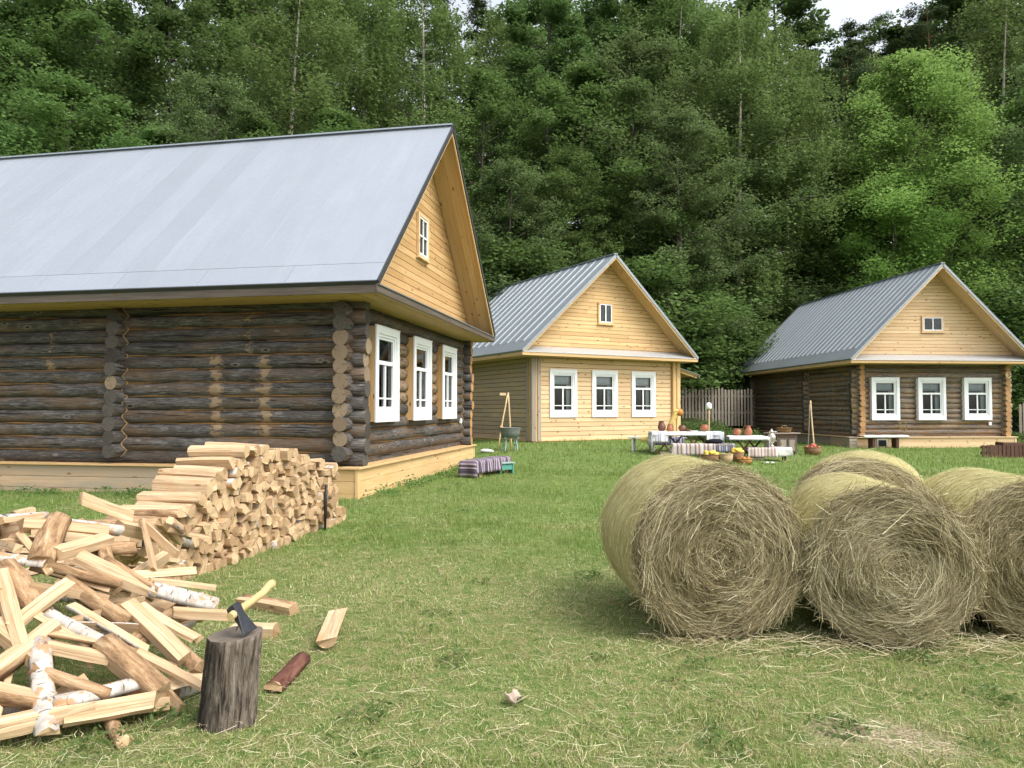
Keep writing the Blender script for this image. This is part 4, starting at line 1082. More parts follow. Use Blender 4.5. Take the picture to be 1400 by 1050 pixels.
# ------------------------------------------------------------------ hay bales
def ribbons(P, D, Lh, wd, N, bend):
    """P (n,3) centres, D (n,3) unit directions, N (n,3) outward: thin three-joint ribbons"""
    S = np.cross(D, N); S /= np.linalg.norm(S, axis=1)[:, None]+1e-9
    n = len(P); V = np.zeros((n, 6, 3)); t = np.array([-1, 0, 1])
    for k in range(3):
        c = P + D*(t[k]*Lh/2)[:, None] + bend*(t[k]**2)
        V[:, 2*k] = c-S*(wd/2)[:, None]; V[:, 2*k+1] = c+S*(wd/2)[:, None]
    b = (np.arange(n)*6)[:, None]
    F = np.concatenate([b+np.array([0, 1, 3, 2]), b+np.array([2, 3, 5, 4])], 1).reshape(-1, 4)
    return V.reshape(-1, 3), F
def hay_bale(front, R, L, yaw, sag, label, seed, nf=15000, nsd=9000, dark=0.):
    g = np.random.default_rng(seed); rr = random.Random(seed)
    b = empty('hay_bale', (front[0], front[1], float(gz(front[0], front[1]))), yaw, label, 'hay bale', 'round hay bales')
    cz = R*(1-sag)
    def outline(a):      # slightly flattened at the bottom and lumpy
        r = R*(1+.018*np.sin(3*a+seed)+.012*np.sin(5*a+2*seed)+.008*np.sin(9*a))
        zf = np.where(np.sin(a) < -.75, .955, 1.0); return r*zf
    # core
    mb = MB(); seg = 64; rows = []
    dome = lambda rho: .06*(1-rho**2) + .012*math.sin(rho*23+seed)
    def ring(y, rho):
        i0 = len(mb.v)
        for k in range(seg):
            a = 2*PI*k/seg; r = float(outline(np.array(a)))*rho
            mb.vert((r*math.cos(a), y, cz+max(r*math.sin(a)*(1-sag), -cz+.012)))
        return i0
    fr = [(-dome(q) + .0, q) for q in (.03, .2, .4, .6, .8, .93)]
    body = [(.04+L*t, 1.0-.012*math.cos(t*2*PI)) for t in np.linspace(0, 1, 9)]
    back = [(L+.05+dome(q), q) for q in (.93, .6, .3, .03)]
    ids = [ring(y, q) for y, q in fr+body+back]; ny = len(ids); nfr = len(fr)
    for i in range(ny-1):
        side = nfr <= i < nfr+len(body)-1
        for k in range(seg):
            k2 = (k+1) % seg
            y0 = (fr+body+back)[i]; y1 = (fr+body+back)[i+1]
            if side: uv = [(R*6.28*k/seg, y0[0]), (R*6.28*(k+1)/seg, y0[0]), (R*6.28*(k+1)/seg, y1[0]), (R*6.28*k/seg, y1[0])]
            else: uv = [(R*6.28*k/seg, y0[1]*R), (R*6.28*(k+1)/seg, y0[1]*R), (R*6.28*(k+1)/seg, y1[1]*R), (R*6.28*k/seg, y1[1]*R)]
            mb.face([ids[i]+k, ids[i]+k2, ids[i+1]+k2, ids[i+1]+k], uv, .5, 1 if side else 0, True)
    mb.build('roll', ['haycore', 'haynet'], b)
    # strands wound on the two end faces
    def face_strands(n, yb, sgn, mat, long=1.):
        rho = np.sqrt(g.uniform(0, 1, n))*1.0; a = g.uniform(0, 2*PI, n); r = outline(a)*rho
        lump = (fbm(r*np.cos(a)*4+40, r*np.sin(a)*4+40+seed, seed)-.5)*.17
        spiral = .012*np.sin(rho*44+a*2)
        P = np.stack([r*np.cos(a), np.full(n, yb)+sgn*(.06*(1-rho**2)+.012+lump*(.4+.6*(rho < .95))+spiral+g.uniform(-.012, .03, n)), np.maximum(cz+r*np.sin(a)*(1-sag), .015)], 1)
        T = np.stack([-np.sin(a), np.zeros(n), np.cos(a)], 1)
        jit = g.normal(0, 1, (n, 3))*(.17+.75*np.exp(-rho*3.6)+.40*(g.uniform(0, 1, n) < .16)+.35*np.clip(fbm(r*np.cos(a)*3+7, r*np.sin(a)*3+seed, 5)*2.2-1.05, 0, 1))[:, None]; jit[:, 1] *= .5
        D = T+jit; D /= np.linalg.norm(D, axis=1)[:, None]
        Lh = g.uniform(.10, .34, n)*(.4+.65*rho)*long; wd = g.uniform(.0013, .0031, n)
        rad = np.stack([np.cos(a), np.zeros(n), np.sin(a)], 1)
        bend = -rad*((Lh/2)**2/(2*np.maximum(r, .14)))[:, None]
        bend = bend + np.array([0, 1., 0])*(sgn*g.uniform(-.012, .012, n))[:, None]
        N = np.stack([g.normal(0, .5, n), np.full(n, float(sgn)), g.normal(0, .5, n)], 1); N /= np.linalg.norm(N, axis=1)[:, None]
        V, F = ribbons(P, D, Lh, wd, N, bend); V[:, 2] = np.maximum(V[:, 2], .008)
        c = np.clip(g.normal(.42, .22, n) + (fbm(P[:, 0]*4+9, P[:, 2]*4+seed, 3)-.5)*.7 - dark + .1*np.sin(rho*30), 0, 1)
        return V, F, np.repeat(c, 2)
    def side_strands(n):
        y = g.uniform(.0, L+.05, n); a = g.uniform(0, 2*PI, n); r = outline(a)+.004+g.uniform(0, .007, n)
        P = np.stack([r*np.cos(a), y, np.maximum(cz+r*np.sin(a)*(1-sag), .015)], 1)
        T = np.stack([-np.sin(a), np.zeros(n), np.cos(a)*(1-sag)], 1); D = T+g.normal(0, .10, (n, 3)); D[:, 1] += .16; D /= np.linalg.norm(D, axis=1)[:, None]
        Lh = g.uniform(.07, .2, n); wd = g.uniform(.002, .0045, n)
        rad = np.stack([np.cos(a), np.zeros(n), np.sin(a)], 1); bend = -rad*((Lh/2)**2/(2*r))[:, None]
        V, F = ribbons(P, D, Lh, wd, rad, bend); V[:, 2] = np.maximum(V[:, 2], .008)
        return V, F, np.repeat(np.clip(g.normal(.5, .25, n), 0, 1), 2)
    def rim(n, yb, sgn):   # shaggy ends sticking out beyond the rim
        a = g.uniform(0, 2*PI, n); r = outline(a)*g.uniform(.87, 1.0, n)
        P = np.stack([r*np.cos(a), yb+sgn*g.uniform(-.1, .06, n), np.maximum(cz+r*np.sin(a)*(1-sag), .02)], 1)
        T = np.stack([-np.sin(a), g.normal(0, .5, n), np.cos(a)], 1); rad = np.stack([np.cos(a), np.zeros(n), np.sin(a)], 1)
        D = T*np.where(g.uniform(0, 1, n) < .5, 1, -1)[:, None]+rad*g.uniform(.0, .55, n)[:, None]; D /= np.linalg.norm(D, axis=1)[:, None]
        Lh = g.uniform(.07, .19, n); wd = g.uniform(.0014, .0032, n)
        bend = np.array([0, 0, -1.])*g.uniform(0, .03, n)[:, None]
        N = np.cross(D, np.array([.3, 1., .2])); V, F = ribbons(P, D, Lh, wd, N, bend); V[:, 2] = np.maximum(V[:, 2], .008)
        return V, F, np.repeat(np.clip(g.normal(.5, .25, n), 0, 1), 2)
    def join(L_):
        vs, fs, cs = [], [], []; o = 0
        for V, F, c in L_: vs.append(V); fs.append(F+o); cs.append(c); o += len(V)
        return np.concatenate(vs), np.concatenate(fs), np.concatenate(cs)
    V, F, c = join([face_strands(nf, .0, -1, 'hay'), face_strands(nf//12, -.02, -1, 'hay', 1.9), rim(1100, .0, -1), rim(800, L+.05, 1), face_strands(1500, L+.05, 1, 'hay')])
    tag(fastmesh('loose_straw', V, [F], 'hay', c, parent=b), kind='stuff')
    V, F, c = side_strands(nsd); tag(fastmesh('wound_straw', V, [F], 'hay_side', c, parent=b), kind='stuff')
    return b
yw = math.radians
hay_bale((1.44, 5.17), .60, 1.14, yw(4), .012, 'round hay bale nearest the middle, leftmost in the row of bales', 3, 24000, 9000, .06)
hay_bale((2.57, 5.03), .545, 1.14, yw(-11), .02, 'round hay bale in the front row between two others', 8, 22000, 11000)
hay_bale((3.68, 5.15), .56, 1.14, yw(-11), .02, 'round hay bale cut by the right edge of the photo', 12, 17000, 11000, .08)
hay_bale((2.95, 6.24), .60, 1.16, yw(-27), .01, 'pale round hay bale behind the front row, its back nearest the log house', 20, 6000, 10000, -.3)
# ------------------------------------------------------------------ trees
def leaf_quads(P, size, g, up=.6, asp=.62, hang=0.):
    n = len(P); N = g.normal(0, 1, (n, 3)); N /= np.linalg.norm(N, axis=1)[:, None]; N[:, 2] = np.abs(N[:, 2]); N = N*.9+np.array([0, 0, up]); N /= np.linalg.norm(N, axis=1)[:, None]
    A = g.normal(0, 1, (n, 3)); A[:, 2] -= hang*2; A -= N*(A*N).sum(1)[:, None]; A /= np.linalg.norm(A, axis=1)[:, None]+1e-9
    B = np.cross(N, A); s = (size*g.uniform(.65, 1.3, n))[:, None]
    V = np.stack([P-A*s*.5, P+B*s*asp*.5, P+A*s*.5, P-B*s*asp*.5], 1).reshape(-1, 3)
    return V, np.arange(n*4).reshape(n, 4)
def make_tree(name, kind, seed, H, Wd, nleaf, lsize, leafm, trunkm, base=.18, trunk_r=.22, limbs=34, shape='oval'):
    g = np.random.default_rng(seed); rr = random.Random(seed); R = rr.uniform
    root = empty(name); tb = MB()
    nT = 10; tr = []
    wx, wy = R(0, 6), R(0, 6)
    for i in range(nT):
        t = i/(nT-1); tr.append(Vector((.035*H*math.sin(t*3+wx)*t*.5, .035*H*math.sin(t*2.6+wy)*t*.5, t*H*.97)))
    tb.tube(tr, [trunk_r*(1-.93*i/(nT-1))+(.12*trunk_r if i == 0 else 0) for i in range(nT)], 8, 0)
    def on(t):
        q = t*(nT-1); i = min(int(q), nT-2); return tr[i].lerp(tr[i+1], q-i)
    def prof(t):
        if shape == 'oval': return max(.12, math.sin(PI*min(1, (t*.86+.14)))**.75)
        if shape == 'tall': return max(.12, (1-abs(t-.4)/.62)**.6 if abs(t-.4) < .62 else .12)
        if shape == 'cone': return max(.06, (1-t)**.85)
        if shape == 'pine': return max(.25, math.sin(PI*min(1, t*.8+.25))**.6)
        return 1.
    CL = []   # cluster centre, radius, flatness
    for k in range(limbs):
        t = (k+R(.1, .9))/limbs; hz = base+(1-base)*t
        o = on(min(hz, .985)); az = k*2.39996+R(-.5, .5); ln = Wd/2*prof(t)*R(.72, 1.12)
        el = {'cone': R(-.25, .05), 'pine': R(.0, .35), 'birch': R(.45, .9)}.get(kind, .12+.75*t+R(-.12, .2))
        d = Vector((math.cos(az)*math.cos(el), math.sin(az)*math.cos(el), math.sin(el)))
        pts = [o]; m = 5
        for i in range(1, m+1):
            dd = Vector(d); dd.z += {'birch': -.30*i/m*2, 'cone': .12*i/m}.get(kind, .18*(i/m-.4)); dd += Vector((R(-.16, .16), R(-.16, .16), R(-.1, .1))); pts.append(pts[-1]+dd.normalized()*ln/m)
        r0 = max(.018, trunk_r*.36*(1-hz*.7)); tb.tube(pts, [max(.006, r0*(.62 if kind == 'birch' else 1)*(1-.85*i/m)) for i in range(m+1)], 5, 1 if kind == 'birch' else 0)
        ns = max(3, int(3+ln*1.9))
        for s in range(ns):
            u = R(.28, 1.0) if kind != 'cone' else R(.1, 1.); q = u*m; i = min(int(q), m-1); p = pts[i].lerp(pts[i+1], q-i)
            sl = ln*R(.14, .34)*(1.15-.5*u)+.15; a2 = az+R(-1.4, 1.4); e2 = {'cone': R(-.5, -.1), 'birch': R(-.2, .5)}.get(kind, R(-.2, .8))
            v = Vector((math.cos(a2)*math.cos(e2), math.sin(a2)*math.cos(e2), math.sin(e2)))*sl
            if s % 2 == 0: tb.tube([p, p+v*.5+Vector((0, 0, .03)), p+v], [max(.006, r0*.3), .008, .005], 4, 0)
            CL.append((p+v, R(.45, .95)*(.5+.5*min(1, ln/3)))); 
            if R(0, 1) < .5: CL.append((p+v*.5, R(.35, .7)))
        CL.append((pts[-1], R(.4, .75)))
    CL.append((tr[-1], .5))
    per = max(6, nleaf//len(CL)); Ps, rn = [], []
    for c, r in CL:
        n = int(per*R(.5, 1.5)); tone = R(.1, .9); c = np.array(c)
        if kind == 'birch':
            st = max(2, n//9)
            for q in range(st):
                m_ = max(3, n//st); o = c+g.normal(0, 1, 3)*np.array([r*.55, r*.55, r*.3]); l = R(.5, 2.0)
                z = g.uniform(0, 1, m_)*l; dx = g.normal(0, .06, (m_, 2)); P = np.stack([o[0]+dx[:, 0]+z*.06*math.sin(q), o[1]+dx[:, 1], o[2]-z], 1); Ps.append(P); rn.append(np.clip(tone+g.normal(0, .18, m_), 0, 1))
            continue
        d = g.normal(0, 1, (n, 3)); d /= np.linalg.norm(d, axis=1)[:, None]; rad = r*g.uniform(.15, 1, n)**.5
        flat = {'cone': .28, 'pine': .45, 'round': .9}.get(kind, .55)
        P = c+d*rad[:, None]*np.array([1.1, 1.1, flat]); P[:, 2] -= .18*r*((d[:, 0]**2+d[:, 1]**2))
        Ps.append(P); rn.append(np.clip(tone+g.normal(0, .22, n), 0, 1))
    P = np.concatenate(Ps); rn = np.concatenate(rn)
    V, F = leaf_quads(P, lsize, g, .55, {'cone': .3, 'pine': .22}.get(kind, .66), .5 if kind == 'birch' else 0)
    fastmesh('crown', V, [F], leafm, rn, parent=root)
    tb.build('trunk', [trunkm, 'trunk'], root)
    root['H'] = H
    return root
TR = {}
TR['oak1'] = make_tree('leafy_tree', 'dec', 1, 20, 10.5, 42000, 0.185, 'leaf', 'trunk', .14, .26, 40, 'oval')
TR['oak2'] = make_tree('leafy_tree', 'dec', 2, 20, 9.0, 38000, 0.18, 'leaf_dark', 'trunk', .16, .24, 38, 'tall')
TR['grey1'] = make_tree('willow_tree', 'dec', 3, 18, 10.5, 44000, 0.155, 'leaf_grey', 'trunk', .10, .24, 42, 'oval')
TR['birch1'] = make_tree('birch_tree', 'birch', 4, 22, 8.5, 46000, 0.145, 'leaf_birch', 'trunk_birch', .22, .19, 42, 'tall')
TR['birch2'] = make_tree('birch_tree', 'birch', 5, 22, 7.5, 40000, 0.145, 'leaf_birch', 'trunk_birch', .28, .17, 38, 'tall')
TR['bright'] = make_tree('maple_tree', 'round', 6, 21, 10.5, 115000, .135, 'leaf_bright', 'trunk', .08, .17, 78, 'oval')
TR['bright2'] = make_tree('young_maple_tree', 'round', 16, 12, 6.0, 40000, .13, 'leaf_bright', 'trunk_birch', .25, .1, 26, 'oval')
TR['mid'] = make_tree('alder_tree', 'dec', 7, 14, 7.5, 34000, 0.15, 'leaf_mid', 'trunk', .10, .16, 32, 'oval')
TR['pine'] = make_tree('pine_tree', 'pine', 8, 24, 6.5, 30000, 0.24, 'needle', 'trunk_pine', .42, .2, 34, 'pine')
TR['spruce'] = make_tree('spruce_tree', 'cone', 9, 23, 6.5, 34000, 0.21, 'needle', 'trunk', .08, .2, 70, 'cone')
TR['shrub'] = make_tree('bush', 'dec', 10, 4.2, 4.4, 15000, 0.11, 'leaf', 'trunk', .02, .06, 20, 'oval')
TR['shrub2'] = make_tree('bush', 'dec', 11, 5.5, 4.2, 15000, 0.115, 'leaf_grey', 'trunk', .02, .06, 20, 'oval')
used = set()
def tree(key, px, Y, top, label, cat='tree', group='trees in the wood', wide=1.):
    src = TR[key]; o = src if key not in used else copy_tree(src); used.add(key)
    b = at(px, 560, Y); gzv = float(gz(b.x, Y)); zt = at(px, top, Y).z; s = max(.2, (zt-gzv)/src['H'])
    o.location = (b.x, Y, gzv-.05); o.rotation_euler = (0, 0, U(0, 6.28)); w = s*wide*U(.95, 1.1) if wide != 1. else s*U(.92, 1.12)
    if key in ('bright',): w = s*wide; o.rotation_euler = (0, 0, 1.)
    o.scale = (w, w, s); tag(o, label, cat, group); return o
L_ = tree
# left, behind the near house
L_('oak1', 130, 44, -60, 'tall dark leafy tree above the left part of the near roof')
L_('oak1', 20, 42, -20, 'tall leafy tree at the top left corner with sky showing at its edge')
L_('mid', 85, 33, 108, 'rounded leafy tree standing in front of taller trees above the near roof at left', wide=1.25)
L_('mid', -5, 31, 165, 'low green tree at the left edge just above the roof ridge')
L_('oak2', 235, 43, -50, 'tall dark tree left of the drooping birch')
L_('oak2', -60, 40, 20, 'leafy tree cut by the left edge of the photo')
L_('grey1', 290, 35, 105, 'grey green leafy tree low between the dark tree and the drooping birch')
L_('mid', 215, 33, 175, 'low bush like tree just above the near roof ridge', wide=1.2)
L_('birch1', 395, 40, -70, 'drooping pale green birch above the middle of the near roof', wide=1.15)
L_('birch2', 490, 46, -80, 'drooping birch between two larger birches above the near roof')
L_('birch1', 572, 44, -90, 'tall birch with white trunk showing above the near roof peak', wide=1.1)
L_('mid', 455, 36, 150, 'low green tree at the foot of the birches above the near roof')
L_('mid', 345, 35, 160, 'low leafy tree in front of the drooping birch just above the roof ridge')
# middle
L_('oak1', 655, 43, 95, 'broad leafy tree right of the near roof peak')
L_('grey1', 700, 38, 215, 'dark tree with bare branches right of the near roof peak')
L_('oak2', 740, 50, -30, 'tall thin dark tree behind the middle house')
L_('mid', 800, 44, 90, 'yellow green tree high behind the middle house')
L_('oak1', 775, 40, 200, 'dark leafy tree just behind the middle roof')
L_('grey1', 875, 46, 50, 'broad grey green tree above the middle house gable', wide=1.15)
L_('grey1', 930, 42, 150, 'grey green tree right of the middle house gable')
L_('oak2', 850, 55, -60, 'tall dark tree behind the broad grey green one')
L_('birch2', 930, 52, -50, 'tall drooping birch left of the white trunked one')
L_('birch1', 1010, 47, -10, 'tall birch with white trunk in the gap between the two far houses', wide=1.05)
L_('birch2', 1080, 50, 30, 'drooping birch left of the bright green maple')
L_('oak1', 945, 45, 290, 'dark leafy tree over the gap between the two far houses')
L_('mid', 1055, 53, 265, 'leafy alder left of the right house roof', wide=1.2)
L_('grey1', 995, 49, 215, 'grey green tree in front of the white trunked birch')
L_('pine', 1157, 58, 60, 'pine with reddish bare trunk left of the bright maple')
L_('pine', 1128, 54, 150, 'thin pine with bare grey trunk behind the right house')
L_('oak2', 1100, 52, 335, 'low dark tree directly above the right house roof')
L_('spruce', 1160, 66, 12, 'pointed spruce top against the sky at upper right')
L_('spruce', 1125, 68, 20, 'spruce top left of the sky gap at upper right')
L_('pine', 1210, 68, 22, 'pine top below the sky gap at upper right')
L_('pine', 1245, 66, 34, 'bushy pine top right of the sky gap')
L_('pine', 1288, 60, -12, 'tall open pine rising above the bright maple')
L_('bright', 1262, 49, 60, 'large bright green maple above the right house', wide=1.22)
L_('bright2', 1225, 46, 235, 'young bright maple with pale trunk in front of the large maple', wide=1.15)
L_('bright2', 1300, 47, 290, 'small bright green maple right of the right house peak')
L_('birch2', 1385, 54, -70, 'drooping birch at the top right corner')
L_('oak2', 1385, 56, 110, 'dark tree beside the bright maple at the right edge')
L_('oak1', 1400, 48, 260, 'dark leafy tree above the right end of the right house')
L_('oak2', 1340, 50, 330, 'dark low tree below the bright maple at right')
L_('grey1', 1455, 46, 80, 'leafy tree just beyond the right edge of the photo')
# deeper wood: nothing in the photograph tells these apart
for i in range(34):
    px = -150+i*50+U(-18, 18); Y = U(57, 64) if i % 2 else U(65, 74)
    top = U(-60, 30)
    if 1090 < px < 1270: top = U(32, 70)
    L_(random.choice(['oak2', 'oak1', 'oak1', 'birch1', 'birch2', 'spruce']), px, Y, top, 'dark tree standing deep in the wood behind the front trees', group='trees deep in the wood', wide=1.2)
for i in range(22):
    px = -100+i*72+U(-20, 20); L_(random.choice(['oak2', 'oak1', 'grey1']), px, U(49, 56), U(130, 330), 'dark tree filling the shade between the front trees', group='trees in the shade of the wood', wide=1.25)
for i, (px, Y, top) in enumerate([(648, 38, 385), (668, 37, 372), (690, 39, 345), (722, 39, 350), (760, 40, 352), (905, 43, 380), (938, 43, 430), (955, 43.5, 450), (975, 44, 420), (995, 43.5, 455), (1012, 47, 395), (1035, 52, 380), (1060, 52, 350), (1120, 52, 360), (880, 40, 360), (1350, 47, 385), (1380, 46, 400), (1420, 44, 400), (1395, 43, 450)]):
    L_(('shrub', 'shrub2', 'shrub')[i % 3], px, Y, top, 'dark bush at the foot of the wood', 'bush', 'bushes along the edge of the wood', wide=1.3)

# leafy growth on the bank below the fence
def clump_cover(name, pts, n, lsz, mat, label, seed):
    g = np.random.default_rng(seed); Ps = []; rn = []
    for (x, y, r, h) in pts:
        m = int(n*r*r); a = g.uniform(0, 6.28, m); q = r*np.sqrt(g.uniform(0, 1, m)); X = x+q*np.cos(a); Y = y+q*np.sin(a)
        hh = h*(.35+.9*fbm(X*1.6, Y*1.6, seed))*np.sqrt(np.clip(1.05-(q/r)**2, 0, 1)); Z = gz(X, Y)+hh*g.uniform(.15, 1, m)**.5
        Ps.append(np.stack([X, Y, Z], 1)); rn.append(np.clip(g.normal(.5, .25, m)+(fbm(X*2, Y*2, 4)-.5)*.8, 0, 1))
    V, F = leaf_quads(np.concatenate(Ps), lsz, g, .5, .5)
    return tag(fastmesh(name, V, [F], mat, np.concatenate(rn)), label, kind='stuff')
pp = []
for px in range(925, 1030, 7):
    for Y in (31.5, 33.2, 34.8): p = at(px+U(-4, 4), 575, Y); pp.append((p.x, Y, U(.6, 1.0), U(.3, .75)))
for px in (1398, 1412, 1430): p = at(px, 575, 36); pp.append((p.x, 36, .9, .7))
clump_cover('bank_weeds', pp, 700, .11, 'leaf_mid', 'leafy green weeds covering the bank below the picket fence', 5)
pp = []
for k in range(26):     # weeds along the near house plinth
    t = U(.2, 7.6); P = H1.matrix_basis @ Vector((t, -U(.08, .4), 0)); pp.append((P.x, P.y, U(.12, .3), U(.08, .26)))
for k in range(22):
    t = U(2.3, 9); P = H1.matrix_basis @ Vector((-U(.1, .5), t, 0)); pp.append((P.x, P.y, U(.15, .35), U(.1, .3)))
p = G(150, 660); pp += [(p.x, p.y+.3, .3, .55), (p.x-.2, p.y+.5, .25, .4)]
clump_cover('plinth_weeds', pp, 900, .06, 'leaf_mid', 'green weeds growing along the plinth of the near log house', 6)
pp = []
for k in range(110):
    y = 3.2+U(0, 1)**1.3*15; x = U(-.72, .74)*y
    if x < -.9 and y < 10: continue
    pp.append((x, y, U(.04, .13), U(.03, .07)))
for px, py in ((845, 690), (690, 560), (800, 790), (640, 905), (1350, 960), (1270, 905), (1180, 1010), (480, 985), (120, 1030), (230, 990), (960, 920), (1000, 1030)):
    p = G(px, max(py, 620)); pp += [(p.x+U(-.1, .1), p.y+U(-.05, .1), U(.07, .16), U(.05, .1)) for _ in range(2)]
clump_cover('lawn_weeds', pp, 3000, .035, 'leaf_mid', 'small broad leaved weeds scattered in the lawn', 7)

# ------------------------------------------------------------------ grass
def make_grass():
    g = np.random.default_rng(21)
    def inside(x, y):
        c, s = math.cos(-1.384), math.sin(-1.384); ok = np.ones(len(x), bool)
        for H, W in ((H1, 8.13), (H2, 6.8), (H3, 7.04)):
            a = -H.rotation_euler.z; dx, dy = x-H.location.x, y-H.location.y
            lx = dx*math.cos(a)-dy*math.sin(a); ly = dx*math.sin(a)+dy*math.cos(a)
            ok &= ~((lx > .02) & (lx < W) & (ly > .02) & (ly < 14))
        return ok
    def band(n, y0, y1, wl, hl, lean, quad, seed):
        y = y0+(y1-y0)*g.uniform(0, 1, n); x = g.uniform(-1, 1, n)*(.78*y+.6)
        den = .35+.9*fbm(x*2.3, y*2.3, 31); bare = bareness(x, y)
        k = inside(x, y) & (g.uniform(0, 1, n) < den) & (g.uniform(0, 1, n) > bare*.93); x, y = x[k], y[k]; n = len(x)
        dry = dryness(x, y)
        tuft = np.clip((fbm(x*3.3, y*3.3, 77)-.52)*4, 0, 1)
        h = g.uniform(hl[0], hl[1], n)*(.7+.75*tuft)*(1-.35*dry); w = g.uniform(wl[0], wl[1], n)
        az = g.uniform(0, 2*PI, n); la = np.clip(g.normal(lean, .4, n)-.35*tuft, .05, 1.5)
        isdry = (g.uniform(0, 1, n) < dry*.55+.04); la = np.where(isdry, np.clip(la+.45, 0, 1.53), la); h = np.where(isdry, h*.85, h)
        D = np.stack([np.cos(az)*np.sin(la), np.sin(az)*np.sin(la), np.cos(la)], 1)
        S = np.stack([-np.sin(az), np.cos(az), np.zeros(n)], 1)
        tw = g.uniform(-1, 1, n)[:, None]; S = S+np.stack([np.cos(az), np.sin(az), np.zeros(n)], 1)*tw; S /= np.linalg.norm(S, axis=1)[:, None]
        B = np.stack([x, y, gz(x, y)+(fbm(x*1.9, y*1.9, 2)-.5)*.04*(y < 16)*(np.abs(x) < 8)-.004+g.uniform(0, .012, n)], 1)
        tip = B+D*h[:, None]; tip[:, 2] -= .3*h*np.sin(la)**2; tip[:, 2] = np.maximum(tip[:, 2], B[:, 2]+.004)
        mid = B+D*(h*.55)[:, None]+np.array([0, 0, 1.])*(h*.06)[:, None]
        c = np.clip(g.normal(.42, .2, n)+(fbm(x*.8, y*.8, 15)-.5)*.7+tuft*.1, 0, 1)
        dr = np.where(isdry, g.uniform(.55, 1, n), dry*.35*g.uniform(0, 1, n))
        if quad:
            V = np.stack([B-S*(w/2)[:, None], B+S*(w/2)[:, None], mid-S*(w*.42)[:, None], mid+S*(w*.42)[:, None], tip], 1).reshape(-1, 3); b = (np.arange(n)*5)[:, None]
            return V, b+np.array([0, 1, 3, 2]), b+np.array([2, 3, 4]), c, dr
        V = np.stack([B-S*(w/2)[:, None], B+S*(w/2)[:, None], tip], 1).reshape(-1, 3); b = (np.arange(n)*3)[:, None]
        return V, np.zeros((0, 4), int), b+np.array([0, 1, 2]), c, dr
    sets = [band(150000, 2.9, 6.2, (.0025, .005), (.035, .085), .8, True, 1), band(150000, 5.8, 10, (.0035, .0065), (.04, .09), .75, True, 2),
            band(140000, 9.6, 18, (.007, .013), (.05, .11), .65, False, 3), band(120000, 17, 40, (.014, .026), (.06, .16), .55, False, 4)]
    Vs, Q, T, rq, rt, dq, dt = [], [], [], [], [], [], []; o = 0
    for V, q, t, c, dr in sets:
        Vs.append(V); Q.append(q+o); T.append(t+o); o += len(V); rt.append(c); dt.append(dr)
        if len(q): rq.append(c); dq.append(dr)
    o = fastmesh('grass', np.concatenate(Vs), [np.concatenate(Q), np.concatenate(T)], 'grass', np.concatenate(rq+rt), {'dry': ('FACE', np.concatenate(dq+dt))})
    tag(o, 'short mown grass of the yard with dry yellow patches', kind='stuff')
    # mown straw lying on the lawn
    n = 15000; y = 3+g.uniform(0, 1, n)**1.5*13; x = g.uniform(-1, 1, n)*(.75*y+.4)
    k = inside(x, y) & (g.uniform(0, 1, n) < .12+1.1*dryness(x, y)+bareness(x, y)); x, y = x[k], y[k]; n = len(x)
    az = g.uniform(0, 6.28, n); D = np.stack([np.cos(az), np.sin(az), g.normal(0, .12, n)], 1)
    P = np.stack([x, y, gz(x, y)+(fbm(x*1.9, y*1.9, 2)-.5)*.04+g.uniform(.008, .045, n)], 1); Lh = g.uniform(.03, .13, n)*np.where(g.uniform(0, 1, n) < .06, 2.4, 1)
    V, F = ribbons(P, D, Lh, g.uniform(.0011, .0022, n)*(1+.05*y), np.tile(np.array([[0, 0, 1.]]), (n, 1))+g.normal(0, .3, (n, 3)), np.stack([-np.sin(az), np.cos(az), np.zeros(n)], 1)*(Lh*g.normal(0, .12, n))[:, None])
    tag(fastmesh('cut_straw', V, [F], 'hay', np.repeat(np.clip(g.normal(.66, .18, n), 0, 1), 2)), 'dry cut straw scattered over the lawn', kind='stuff')
    # straw fallen under the bales
    n = 900; a = g.uniform(0, 1, n); x = 1.0+3.2*a+g.normal(0, .1, n); y = 5.05+g.normal(-.02, .16, n)
    az = g.normal(0, .8, n); D = np.stack([np.cos(az), np.sin(az), g.normal(0, .18, n)], 1); P = np.stack([x, y, gz(x, y)+g.uniform(.01, .06, n)], 1); Lh = g.uniform(.06, .22, n)
    V, F = ribbons(P, D, Lh, g.uniform(.002, .004, n), np.tile(np.array([[0, -.4, 1.]]), (n, 1)), np.zeros((n, 3)))
    tag(fastmesh('fallen_straw', V, [F], 'hay', np.repeat(np.clip(g.normal(.45, .25, n), 0, 1), 2)), 'loose straw fallen at the foot of the hay bales', kind='stuff')
make_grass()
